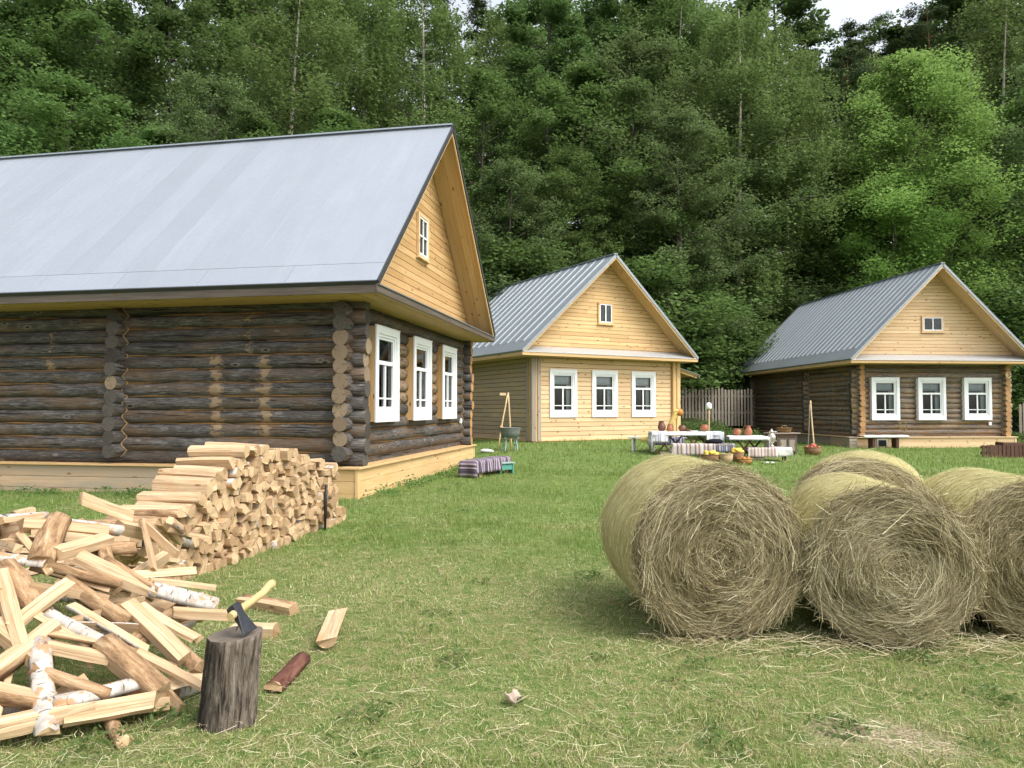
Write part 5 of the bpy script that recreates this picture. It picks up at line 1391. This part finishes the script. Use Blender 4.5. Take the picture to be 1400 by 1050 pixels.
# ------------------------------------------------------------------ yard things
def thing(name, loc, rz, label, cat, group=None):
    return empty(name, (loc[0], loc[1], loc[2] if len(loc) > 2 else float(gz(loc[0], loc[1]))), rz, label, cat, group)
def cloth(name, mat, L, D, ztop, eL, eD, loc, rz, label, cat, group=None, wave=.02, n=26, th=.008, uvs=1.):
    """cloth lying on a top of L x D, hanging eL over the ends and eD over the long sides (pairs)"""
    mb = MB(); s0, s1 = -L/2-eL[0], L/2+eL[1]; t0, t1 = -D/2-eD[0], D/2+eD[1]; m = max(10, int((t1-t0)/.05)); P = []; k = U(0, 6)
    for i in range(n+1):
        row = []; s = s0+(s1-s0)*i/n
        for j in range(m+1):
            t = t0+(t1-t0)*j/m; ds = max(0, abs(s)-L/2); dt = max(0, abs(t)-D/2)
            x = max(-L/2, min(L/2, s)); y = max(-D/2, min(D/2, t)); drop = max(ds, dt)
            if ds > 0: x += math.copysign(.012+.06*min(ds, .3)+wave*math.sin(t*17+k)*min(1, ds*5), s)
            if dt > 0: y += math.copysign(.012+.06*min(dt, .3)+wave*math.sin(s*14+k)*min(1, dt*5), t)
            if ds > 0 and dt > 0: drop = math.hypot(ds, dt)
            row.append((x, y, ztop+.008-drop+(.006*math.sin(s*9+k)*math.sin(t*7) if drop == 0 else 0)))
        P.append(row)
    mb.sheet(P, lambda i, j: ((s0+(s1-s0)*i/n)*uvs, (t0+(t1-t0)*j/m)*uvs), th)
    o = mb.build(name, mat); o.location = (loc[0], loc[1], loc[2]); o.rotation_euler = (0, 0, rz); return tag(o, label, cat, group)
def bar(mb, a, b, w, d, rnd=None):
    a, b = Vector(a), Vector(b); mb.box((a+b)/2, ((b-a).length, w, d), frame(b-a), rnd, ax=0); return mb
def table(loc, rz, L, D, h, xs, label):
    t = thing('trestle_table', loc, rz, label, 'table', 'trestle tables')
    b = MB()
    for q in range(4): b.box((0, -D/2+D*(q+.5)/4, h-.02), (L, D/4-.006, .035))
    b.build('tabletop', 'board_grey', t, .003)
    for x, y in xs:
        for s in (-1, 1): bar(MB(), (x-s*.24, y+s*.022, 0), (x+s*.24, y+s*.022, h-.04), .04, .045).build('leg', 'dark_brown', t)
    b = MB(); b.box((0, -D/2+.03, .05), (L*.8, .05, .09)); b.build('stretcher', 'board_grey', t, .003)
    return t
def bench(name, loc, rz, L, D, h, label, m='board_grey', legm=None, grp=None):
    t = thing(name, loc, rz, label, 'bench', grp); b = MB(); b.box((0, 0, h-.02), (L, D, .04)); b.build('seat', m, t, .004)
    for s in (-1, 1): b = MB(); b.box((s*(L/2-.14), 0, (h-.04)/2), (.05, D*.85, h-.04), ax=2); b.build('leg', legm or m, t, .004)
    return t
def lathe_thing(name, loc, prof, mat, label, cat, group=None, handle=None, rz=0., seg=18):
    mb = MB(); mb.lathe(prof, seg=seg)
    o = mb.build(name, mat); o.location = loc; o.rotation_euler = (0, 0, rz); tag(o, label, cat, group)
    if handle:
        h = MB(); h.tube(handle[0], handle[1], 6); h.build('handle', mat, o)
    return o
def jug(loc, s, mat, label, hand=True, rz=0.):
    pr = [(.001, 0), (.07*s, 0), (.105*s, .05*s), (.115*s, .11*s), (.09*s, .18*s), (.062*s, .225*s), (.07*s, .27*s), (.074*s, .28*s), (.064*s, .28*s), (.056*s, .23*s), (.05*s, .2*s)]
    return lathe_thing('clay_jug', loc, pr, mat, label, 'jug', 'clay pots on the tables', ([(.066*s, 0, .262*s), (.12*s, 0, .25*s), (.145*s, 0, .19*s), (.112*s, 0, .12*s)], .011*s) if hand else None, rz)
def pot(loc, s, mat, label):
    pr = [(.001, 0), (.06*s, 0), (.11*s, .045*s), (.13*s, .1*s), (.115*s, .15*s), (.085*s, .175*s), (.098*s, .2*s), (.09*s, .2*s), (.076*s, .178*s), (.09*s, .13*s)]
    return lathe_thing('clay_pot', loc, pr, mat, label, 'pot', 'clay pots on the tables')
def ell(mb, c, r, sx=1., sz=1., mat=0, rot=0.):
    n = 7; pr = [(max(.001, r*math.sin(PI*i/n)), -r*sz*math.cos(PI*i/n)) for i in range(n+1)]; mb.lathe(pr, c, 12, mat, None, sx)

# picnic tables
p = at(936, 620, 21.6); tz = float(gz(p.x, 21.6)); ra = math.radians(-3)
ctr = Vector((p.x, 21.65, tz)); HT = .66
table(ctr, ra, 1.85, .7, HT, [(-.62, -.28), (-.2, .26), (.22, -.28), (.66, .26)], 'long trestle table with crossed legs beside the middle house')
cloth('tablecloth', 'cloth', 1.86, .72, HT, (.05, .05), (.10, .12), ctr, ra, 'plain white tablecloth on the long trestle table', 'tablecloth', 'cloths on the tables')
def onA(x, y, z=0.): return ctr+rotz(ra) @ Vector((x, y, HT+.022+z))
cloth('table_runner', 'runner', .46, .72, HT+.012, (.40, 0), (.30, .12), onA(-.74, 0)-Vector((0, 0, HT+.022)), ra, 'patterned white runner hanging over the left end of the long table', 'cloth', 'cloths on the tables', uvs=1.4)
cloth('table_runner', 'runner', .50, .72, HT+.012, (0, .0), (.40, .2), onA(.82, 0)-Vector((0, 0, HT+.022)), ra, 'patterned white runner hanging down between the two tables', 'cloth', 'cloths on the tables', uvs=1.4)
p2 = at(1022, 620, 20.9); c2 = Vector((p2.x, 20.95, float(gz(p2.x, 20.95)))); rb_ = math.radians(-8); HB = .64
table(c2, rb_, 1.05, .7, HB, [(-.12, -.25), (.26, .25)], 'short trestle table standing right of the long table')
cloth('tablecloth', 'cloth', 1.06, .72, HB, (.02, .34), (.10, .12), c2, rb_, 'white tablecloth hanging over the right end of the short table', 'tablecloth', 'cloths on the tables')
def onB(x, y, z=0.): return c2+rotz(rb_) @ Vector((x, y, HB+.022+z))
jug(onA(-.62, .18, .014), 1.05, 'clay_dark', 'tall dark clay jug at the left end of the long table', rz=2.); jug(onA(-.40, .1), .8, 'clay', 'small brown jug beside the tall dark jug', rz=.5)
pot(onA(-.02, .2), .9, 'clay_dark', 'dark clay pot at the back middle of the long table'); pot(onA(.60, .05, .014), .95, 'clay', 'round clay pot with rim on the right part of the long table')
lathe_thing('plate', onA(.28, -.05), [(.001, 0), (.07, 0), (.13, .025), (.125, .025), (.07, .008), (.001, .008)], 'white', 'white plate near the middle of the long table', 'plate')
lathe_thing('bowl', onA(.14, .16), [(.001, 0), (.05, 0), (.1, .06), (.092, .06), (.045, .012), (.001, .012)], 'clay_dark', 'low dark bowl at the back of the long table', 'bowl')
pot(onB(-.25, .1), .95, 'clay', 'round clay pot on the left of the short table'); jug(onB(.06, .1), 1.0, 'clay', 'orange clay jug with dark rim on the short table', rz=2.4)
# benches around the tables
q = at(962, 625, 20.5); e = (q.x, 20.6); bz = float(gz(*e)); bench('bench', (e[0], e[1]), ra, 1.65, .32, .43, 'low bench in front of the long table under a striped rug', grp='benches at the tables')
cloth('rug', 'rug_red', 1.15, .33, .43, (.24, 0), (.30, .25), (e[0]-.28, e[1], bz), ra, 'red and white striped rug over the front bench', 'rug', 'striped rugs', uvs=2.4)
cloth('rug', 'rug_blue', .62, .33, .432, (0, .05), (.22, .2), (e[0]+.54, e[1], bz), ra, 'blue striped rug over the right part of the front bench', 'rug', 'striped rugs', uvs=2.8)
mb = MB(); ell(mb, (0, 0, .05), .17, 1.5, .45); ell(mb, (.1, .03, .07), .11, 1.4, .5); o = mb.build('folded_coat', 'black_cloth'); o.location = (e[0]+.33, e[1]+.02, bz+.445); tag(o, 'black folded coat lying on the front bench', 'coat')
q = at(913, 618, 22.5); e3 = (q.x, 22.6); bench('bench', e3, ra, 1.3, .3, .42, 'low bench behind the long table under a dark striped rug', grp='benches at the tables')
cloth('rug', 'rug_blue', 1.0, .31, .42, (.0, 0), (.24, .2), (e3[0], e3[1], float(gz(*e3))), ra, 'dark blue striped rug over the bench behind the long table', 'rug', 'striped rugs', uvs=2.)
q = at(1052, 625, 20.6); e4 = (q.x, 20.7); r4 = math.radians(-5); b4 = float(gz(*e4)); bench('bench', e4, r4, 1.15, .34, .36, 'low bench under a pinkish rug right of the short table', 'dark_brown', grp='benches at the tables')
cloth('rug', 'rug_pink', .78, .35, .36, (.1, 0), (.26, .2), (e4[0]-.19, e4[1], b4), r4, 'faded pink striped rug over the right hand bench', 'rug', 'striped rugs', uvs=2.6)
cloth('rug', 'white_old', .42, .35, .362, (0, .16), (.24, .2), (e4[0]+.38, e4[1]-.03, b4), r4, 'off white cloth over the right end of the right hand bench', 'cloth')
sm = thing('samovar', (e4[0]+.1, e4[1], b4+.375), .4, 'small tarnished samovar standing on the right hand bench', 'samovar')
mb = MB(); mb.lathe([(.001, 0), (.07, 0), (.075, .03), (.035, .06), (.04, .1), (.1, .17), (.115, .27), (.1, .34), (.06, .37), (.05, .4), (.065, .42), (.06, .45), (.02, .47), (.025, .5), (.001, .51)], seg=16); mb.build('body', 'silver', sm)
for s in (-1, 1): mb = MB(); mb.tube([(s*.1, 0, .31), (s*.155, 0, .33), (s*.16, 0, .25), (s*.108, 0, .22)], .009, 6); mb.build('handle', 'dark_brown', sm)
mb = MB(); mb.tube([(0, -.1, .2), (0, -.17, .19), (0, -.18, .16)], .011, 6); mb.build('spout', 'silver', sm)
# white bench and its cloth
q = at(880, 620, 22.2); e5 = (q.x, 22.3); r5 = math.radians(-24); bench('white_bench', e5, r5, .86, .36, .44, 'small worn white bench left of the long table', 'white_old', grp='benches at the tables')
cloth('yellow_cloth', 'yellow_cloth', .46, .37, .44, (0, .14), (.14, .12), (e5[0]+.2, e5[1]-.09, float(gz(*e5))), r5, 'yellowish cloth over the right half of the white bench', 'cloth')
# baskets in front of the bench
def basket(loc, r, h, m, label, sq=1., tilt=0.):
    t = thing('basket', loc, 0, label, 'basket', 'wicker baskets'); mb = MB()
    mb.lathe([(.001, 0), (r*.82, 0), (r*.95, h*.5), (r, h), (r*.93, h), (r*.88, h*.5), (r*.78, .02), (.001, .02)], seg=20, sx=sq); o = mb.build('weave', m, t)
    mb = MB(); mb.tube([(r*.98*sq*math.cos(a*PI/10), r*.98*math.sin(a*PI/10), h) for a in range(21)], .014, 6); mb.build('rim', m, t)
    t.rotation_euler = (tilt, 0, 0); return t
def fruits(pts, r, m, name, label, cat, group, sx=1., sz=1.):
    mb = MB(); ell(mb, (0, 0, 0), r, sx, sz); mb.tube([(0, 0, r*sz*.9), (.006, 0, r*sz+.02)], .005, 5)
    o = None
    for x, y, z in pts:
        if o is None: o = mb.build(name, m); c = o
        else: c = o.copy(); C.objects.link(c)
        c.location = (x, y, z); k = U(.85, 1.12); c.scale = (k, k, k); c.rotation_euler = (U(-.6, .6), U(-.6, .6), U(0, 6)); tag(c, label, cat, group)
def on_ground(px, Y): p = at(px, 600, Y); return (p.x, Y, float(gz(p.x, Y)))
for px, Y, r, h, m, lab, fr, sq in ((972, 19.9, .23, .22, 'wicker', 'brown wicker basket of yellow squash before the front bench', 1, 1.15), (993, 19.75, .17, .25, 'wicker_pale', 'pale straw basket between the two squash baskets', 0, 1.),
        (1008, 20.1, .17, .26, 'wicker', 'wicker basket heaped with yellow squash before the short table', 1, 1.), (1018, 19.6, .19, .15, 'wicker_orange', 'low orange basket on the grass at the right of the baskets', 0, 1.)):
    l = on_ground(px, Y); basket(l, r, h, m, lab, sq)
    if fr: fruits([(l[0]+r*.6*math.cos(a), l[1]+r*.5*math.sin(a), l[2]+h+.01+.05*(k % 2)) for k, a in enumerate(np.arange(7)*.9)], .075, 'yellow_fruit', 'squash', 'yellow squash heaped in a wicker basket before the tables', 'squash', 'squashes in the baskets', 1.25, .75)
    elif m == 'wicker_orange': fruits([(l[0]+.09*math.cos(a*2.1), l[1]+.09*math.sin(a*2.1), l[2]+h+.0) for a in range(3)], .07, 'orange', 'gourd', 'orange gourd in the low orange basket', 'gourd', 'gourds in the low basket', 1.1, .8)
l = on_ground(1111, 23.7); basket(l, .27, .25, 'wicker', 'brown wicker basket of red apples on the grass near the right house')
ap = [(l[0]+.18*math.cos(a)*(.4+.6*(k % 2)), l[1]+.17*math.sin(a)*(.4+.6*(k % 2)), l[2]+.245+.03*((k+1) % 2)) for k, a in enumerate(np.arange(13)*.83)]+[(l[0]-.03, l[1]-.04, l[2]+.32), (l[0]+.07, l[1], l[2]+.31)]
fruits(ap, .055, 'apple', 'apple', 'red apple heaped in the wicker basket near the right house', 'apple', 'apples in the basket')
def stick(a, b, r, label, m='stick', name='wooden_pole', cat='pole', group=None):
    mb = MB(); a, b = Vector(a), Vector(b); k = 6; pts = [a.lerp(b, i/(k-1))+Vector((U(-.008, .008), 0, 0)) for i in range(k)]
    mb.tube([p-a for p in pts], [r*U(.92, 1.08) for _ in pts], 8); o = mb.build(name, m); o.location = a; return tag(o, label, cat, group)
a = on_ground(1113.5, 24.1); b = at(1108, 548, 24.6); stick(Vector(a)-Vector((0, 0, .03)), b, .026, 'thick peeled pole leaning up behind the apple basket')
a = on_ground(1104, 24.9); b = at(1107, 553, 24.72); stick(Vector(a)-Vector((0, 0, .03)), b, .018, 'thin grey pole leaning against the thick peeled pole', 'board_grey')
a = on_ground(969, 25.5); b = at(969, 556, 25.5); stick(Vector(a)-Vector((0, 0, .05)), b, .034, 'upright peeled pole behind the long table carrying a white jar')
lathe_thing('white_jar', (b.x, b.y, b.z-.09), [(.034, 0), (.085, .0), (.1, .07), (.098, .16), (.075, .21), (.03, .235), (.001, .24)], 'white', 'white jar turned over on top of the upright pole', 'jar')
a = on_ground(925, 25.6); b = at(925.5, 564, 25.6); stick(Vector(a)-Vector((0, 0, .05)), b, .03, 'short upright pole at the right corner of the middle house', 'pine_orange')
o = lathe_thing('clay_pot', (b.x+.06, b.y, b.z-.12), [(.05, 0), (.12, .01), (.165, .09), (.16, .17), (.11, .24), (.04, .265), (.001, .27)], 'orange', 'orange round pot turned over on the short pole by the middle house', 'pot')
mb = MB(); P = [[(-.16-.03*k+.02*math.sin(i*1.5)+.22*(i/8)*(1-k/14*.5), -.07+.035*math.sin(i*1.9+k*.3), -k*.074-.02*abs(i-4)) for k in range(15)] for i in range(9)]
mb.sheet(P, lambda i, j: (i*.03, j*.06), .01); o = mb.build('yellow_towel', 'yellow_cloth'); o.location = (b.x+.02, b.y-.05, b.z+.13); tag(o, 'yellow cloth hanging down from the short pole by the middle house', 'cloth')
# cabinet
l = on_ground(1070, 23.3); cb = thing('cabinet', l, math.radians(15), 'old dark wooden cabinet with two doors standing on the grass', 'cabinet')
b = MB(); b.box((0, .0, .35), (.72, .46, .58), ax=2); [b.box((sx*.32, sy*.19, .03), (.07, .07, .06)) for sx in (-1, 1) for sy in (-1, 1)]; b.build('carcass', 'board_dark', cb, .006)
b = MB(); b.box((-.05, -.02, .665), (.98, .56, .04)); b.build('top_board', 'board_grey', cb, .004)
b = MB(); b.box((.0, -.238, .58), (.62, .02, .09)); b.build('drawer', 'dark_brown', cb, .004)
for s in (-1, 1):
    b = MB(); b.box((s*.16, -.238, .29), (.29, .02, .44), ax=2); d = b.build('door', 'board_dark', cb, .004)
    b = MB(); b.box((s*.16, -.252, .29), (.2, .012, .34), ax=2); b.build('door_panel', 'board_grey', d, .004)
tt = Matrix.Rotation(math.radians(15), 3, 'Z')
bp = Vector(l)+tt @ Vector((.06, 0, .69)); o = lathe_thing('brass_basin', bp, [(.001, 0), (.2, 0), (.215, .06), (.215, .13), (.25, .135), (.25, .145), (.2, .145), (.195, .02), (.001, .02)], 'brass', 'brass basin standing on the dark cabinet', 'basin')
mb = MB(); mb.tube([(-.11, 0, .14), (-.07, 0, .2), (.0, 0, .21), (.07, 0, .2), (.11, 0, .14)], .01, 6); mb.build('handle', 'brass', o)
lathe_thing('dish', Vector(l)+tt @ Vector((-.36, -.05, .69)), [(.001, 0), (.06, 0), (.11, .035), (.1, .035), (.055, .01), (.001, .01)], 'white', 'white dish on the left end of the cabinet top', 'dish')
p = G(1052, 635); mb = MB(); P = [[(i*.045, j*.04, .02+.016*math.sin(i*2.1+j)) for j in range(4)] for i in range(8)]; mb.sheet(P, lambda i, j: (i*.04, j*.04), .003); o = mb.build('paper', 'paper'); o.location = (p.x-.16, p.y, p.z+.035); o.rotation_euler = (0, 0, -.25); tag(o, 'scrap of white paper lying on the grass before the cabinet', 'paper')
# wash tub on a stool, sticks
l = on_ground(697.5, 22.6); st = thing('stool', l, .3, 'pale green stool carrying the grey wash tub', 'stool')
b = MB(); b.box((0, 0, .40), (.46, .34, .03)); b.build('seat', 'green_grey', st, .004)
for sx in (-1, 1):
    for sy in (-1, 1): bar(MB(), (sx*.2, sy*.14, 0), (sx*.16, sy*.11, .39), .035, .035).build('leg', 'green_grey', st)
    b = MB(); b.box((sx*.18, 0, .18), (.025, .24, .03)); b.build('stretcher', 'green_grey', st)
tb_ = thing('wash_tub', (l[0], l[1], l[2]+.415), 0, 'grey metal wash tub standing on the pale green stool', 'tub')
mb = MB(); mb.lathe([(.001, 0), (.265, 0), (.3, .15), (.318, .29), (.325, .3), (.31, .3), (.29, .15), (.255, .015), (.001, .015)], seg=26); mb.build('body', 'tin', tb_)
for s in (-1, 1): mb = MB(); mb.tube([(s*.31, -.06, .24), (s*.345, -.04, .25), (s*.345, .04, .25), (s*.31, .06, .24)], .009, 6); mb.build('handle', 'tin', tb_)
mb = MB(); R_ = Matrix.Rotation(.5, 3, 'Y') ; mb.box((0, 0, 0), (.34, .22, .025), R_); [mb.box(R_ @ Vector((-.14+.03*k, 0, .016)), (.012, .2, .012), R_) for k in range(9)]
o = mb.build('washboard', 'pine_pale'); o.location = (l[0]-.16, l[1]-.03, l[2]+.68); tag(o, 'pale wooden washboard lying across the wash tub', 'washboard')
g0 = on_ground(680.5, 23.3); stick(Vector(g0)-Vector((0, 0, .03)), at(693.5, 540, 24.0), .024, 'peeled stick leaning to the right behind the wash tub', group=None)
g0 = on_ground(699.5, 23.6); t0 = at(694.5, 537, 24.05); stick(Vector(g0)-Vector((0, 0, .03)), t0, .028, 'thicker peeled stick crossing upright behind the wash tub')
b = MB(); b.box((0, 0, 0), (.2, .03, .085)); o = b.build('wooden_sign', 'pine_pale', None, .004); o.location = at(687.5, 539, 24.02); tag(o, 'small pale wooden block at the top of the crossed sticks', 'block')
mb = MB(); ell(mb, (0, 0, .06), .13, 1.4, .5); ell(mb, (.13, -.03, .05), .09, 1.3, .6); o = mb.build('rag', 'white_old'); o.location = on_ground(664, 21.9); tag(o, 'greyish white rag on the grass by the far corner of the near house', 'rag')
# bench with rug beside the near house
n0, n1 = Vector((-.94, 15.75, 0)), Vector((-.22, 17.25, 0)); d = n1-n0; c = (n0+n1)/2; rz = math.atan2(d.y, d.x); cz_ = float(gz(c.x, c.y))
t = thing('bench', (c.x, c.y), rz, 'low wooden bench under a dark striped rug beside the near log house', 'bench')
b = MB(); b.box((0, 0, .335), (1.62, .34, .045)); b.build('seat', 'dark_brown', t, .004)
for s in (-1, 1):
    for q in (-1, 1): bar(MB(), (s*.66, q*.2, 0), (s*.58, q*.1, .315), .05, .05).build('leg', 'pine_orange', t)
cloth('rug', 'rug', 1.64, .38, .355, (.33, .06), (.27, .27), (c.x, c.y, cz_), rz, 'dark striped rug with fringe draped over the bench beside the near house', 'rug', 'striped rugs', .03, 34, .02, 1.9)
l = on_ground(690, 16.9); gs = thing('green_stool', l, .5, 'small bright green stool on the grass beside the draped bench', 'stool')
b = MB(); b.box((0, 0, .245), (.4, .27, .03)); b.build('seat', 'green_grey', gs, .004)
for s in (-1, 1): b = MB(); b.box((s*.16, 0, .115), (.03, .23, .23), ax=2); b.build('leg', 'green', gs, .004)
b = MB(); b.box((0, -.09, .15), (.29, .02, .12)); b.build('apron', 'green', gs, .003)
# things before the right house
def h3(x, y, z=0.): return H3.matrix_basis @ Vector((x, y, z))
q = h3(.95, -.42); bt = thing('plank_bench', (q.x, q.y), .079, 'long plank bench with lace cloth before the right house', 'bench')
b = MB(); b.box((0, 0, .5), (1.85, .42, .05)); b.build('seat', 'dark_brown', bt, .004)
for s in (-1, 1): b = MB(); b.box((s*.5, 0, .235), (.12, .34, .47), ax=2); b.build('leg', 'dark_brown', bt, .004)
cloth('lace_cloth', 'white_old', 1.9, .43, .525, (.02, .05), (.1, .05), (q.x, q.y, float(gz(q.x, q.y))), .079, 'off white lace cloth on the plank bench before the right house', 'cloth', wave=.012)
q = h3(-.28, -.15); bx = thing('wooden_step', (q.x, q.y), .079, 'grey wooden step block at the corner of the right house', 'step')
b = MB(); [b.box((0, -.14+.1*k, .43), (.36, .09, .04)) for k in range(4)]; b.build('top', 'board_grey', bx, .003)
b = MB(); [b.box((0, -.19, .06+.13*k), (.34, .03, .115)) for k in range(3)]; [b.box((s*.155, .02, .2), (.03, .36, .38), ax=2) for s in (-1, 1)]; b.build('side', 'board_grey', bx, .003)
q = h3(1.98, -.12); wz = at(1236, 583, q.y).z
mb = MB(); mb.tube([(.17*math.cos(a*PI/12), 0, .17*math.sin(a*PI/12)) for a in range(25)], .022, 6); [mb.box((.0, 0, 0), (.32, .006, .006), Matrix.Rotation(k*PI/8, 3, 'Y')) for k in range(8)]
MT['sieve'] = m_plain('olive_wicker', (.2, .15, .06), .8, .2, nz=.4, sc=20)
o = mb.build('sieve', 'sieve'); o.location = (q.x, q.y, wz); o.rotation_euler = (-.15, 0, .08); tag(o, 'round dark sieve propped against the wall of the right house', 'sieve')
def fence_run(name, x0, y0, x1, y1, h, label, cat='fence', m='fence_wood', pw=.125, gap=.185, rails=(.32, .78), z=None, point=.06, level=False):
    L = math.hypot(x1-x0, y1-y0); rz = math.atan2(y1-y0, x1-x0); f = empty(name, (x0, y0, float(gz(x0, y0)) if z is None else z), rz, label, cat)
    n = int(L/gap)
    for k in range(n):
        mb = MB(); hh = h*U(.96, 1.03); w_ = pw*U(.75, 1.1); xx = gap*(k+.5); zz = 0. if level else float(gz(x0+(x1-x0)*xx/L, y0+(y1-y0)*xx/L))-f.location.z
        mb.prism([(-w_/2, -.1), (w_/2, -.1), (w_/2, hh-point), (w_*.2, hh), (-w_*.2, hh), (-w_/2, hh-point)], (xx, -.03, zz), Vector((1, 0, 0)), Vector((0, 0, 1)), Vector((0, 1, 0)), 0, .022, uvax=1)
        mb.build('picket', m, f)
    for r in rails:
        mb = MB(); bar(mb, (0, .022, h*r), (L, .022, h*r+(0. if level else float(gz(x1, y1))-f.location.z)), .035, .075); mb.build('rail', m, f)
    return f
a = at(922, 560, 37.6); b = at(1030, 560, 38.6); fence_run('picket_fence', a.x, 37.6, b.x, 38.6, 1.85, 'grey weathered picket fence between the two far houses', z=.82, level=True)
a = at(1392, 560, 36.5); b = at(1470, 560, 36.5); fence_run('picket_fence', a.x, 36.5, b.x, 36.5, 1.7, 'grey picket fence beyond the right house at the edge of the photo', z=.2, level=True)
a = on_ground(1341, 24.2); b = on_ground(1450, 24.2); fence_run('low_picket_fence', a[0], a[1], b[0], b[1], .42, 'low dark brown picket fence on the grass at the right edge', m='dark_brown', pw=.115, gap=.135, rails=(.35, .8), point=.012)
a = on_ground(1380, 25.0); t = thing('planter_box', a, 0, 'brown wooden box frame behind the low picket fence', 'box')
for y in (-.2, .2): b = MB(); b.box((.15, y, .4), (1.0, .04, .12)); b.box((.15, y, .16), (1.0, .04, .3)); b.build('side_board', 'dark_brown', t, .004)
for x in (-.33, .63): b = MB(); b.box((x, 0, .28), (.04, .36, .4), ax=1); b.build('end_board', 'dark_brown', t, .004)
# ------------------------------------------------------------------ light, sky, camera
sc = bpy.context.scene
w = bpy.data.worlds.new('World'); sc.world = w; w.use_nodes = True; nt = w.node_tree
bg = nt.nodes['Background']; sky = nt.nodes.new('ShaderNodeTexSky'); sky.sky_type = 'NISHITA'; sky.sun_disc = False
SE, SAZ = math.radians(52), math.radians(125)      # azimuth clockwise from +y
sky.sun_elevation = SE; sky.sun_rotation = SAZ; sky.dust_density = 3.; sky.air_density = 1.0
hs = nt.nodes.new('ShaderNodeHueSaturation'); hs.inputs['Saturation'].default_value = .3; hs.inputs['Value'].default_value = 1.1
nt.links.new(sky.outputs[0], hs.inputs['Color']); nt.links.new(hs.outputs[0], bg.inputs[0]); bg.inputs[1].default_value = .15
ld = bpy.data.lights.new('sun', 'SUN'); ld.energy = 1.0; ld.angle = math.radians(32); ld.color = (1., .96, .9)
lo = bpy.data.objects.new('sun', ld); C.objects.link(lo)
sd = Vector((math.sin(SAZ)*math.cos(SE), math.cos(SAZ)*math.cos(SE), math.sin(SE)))
lo.rotation_euler = (-sd).to_track_quat('-Z', 'Y').to_euler(); lo.location = (20, -20, 40)
cd = bpy.data.cameras.new('camera'); cd.sensor_width = 36; cd.lens = 36*FPX/1400; cd.clip_start = .05; cd.clip_end = 3000
co = bpy.data.objects.new('camera', cd); C.objects.link(co); co.location = (0, 0, CH); co.rotation_euler = (PI/2+PIT, 0, 0); sc.camera = co
vs = sc.view_settings; vs.view_transform = 'Standard'; vs.look = 'None'; vs.gamma = 1; vs.exposure = 1.14; vs.use_curve_mapping = False
sc.cycles.max_bounces = 6; sc.cycles.diffuse_bounces = 3; sc.cycles.glossy_bounces = 3; sc.cycles.transmission_bounces = 3; sc.cycles.transparent_max_bounces = 8
sc.cycles.caustics_reflective = False; sc.cycles.caustics_refractive = False
bpy.context.view_layer.update()
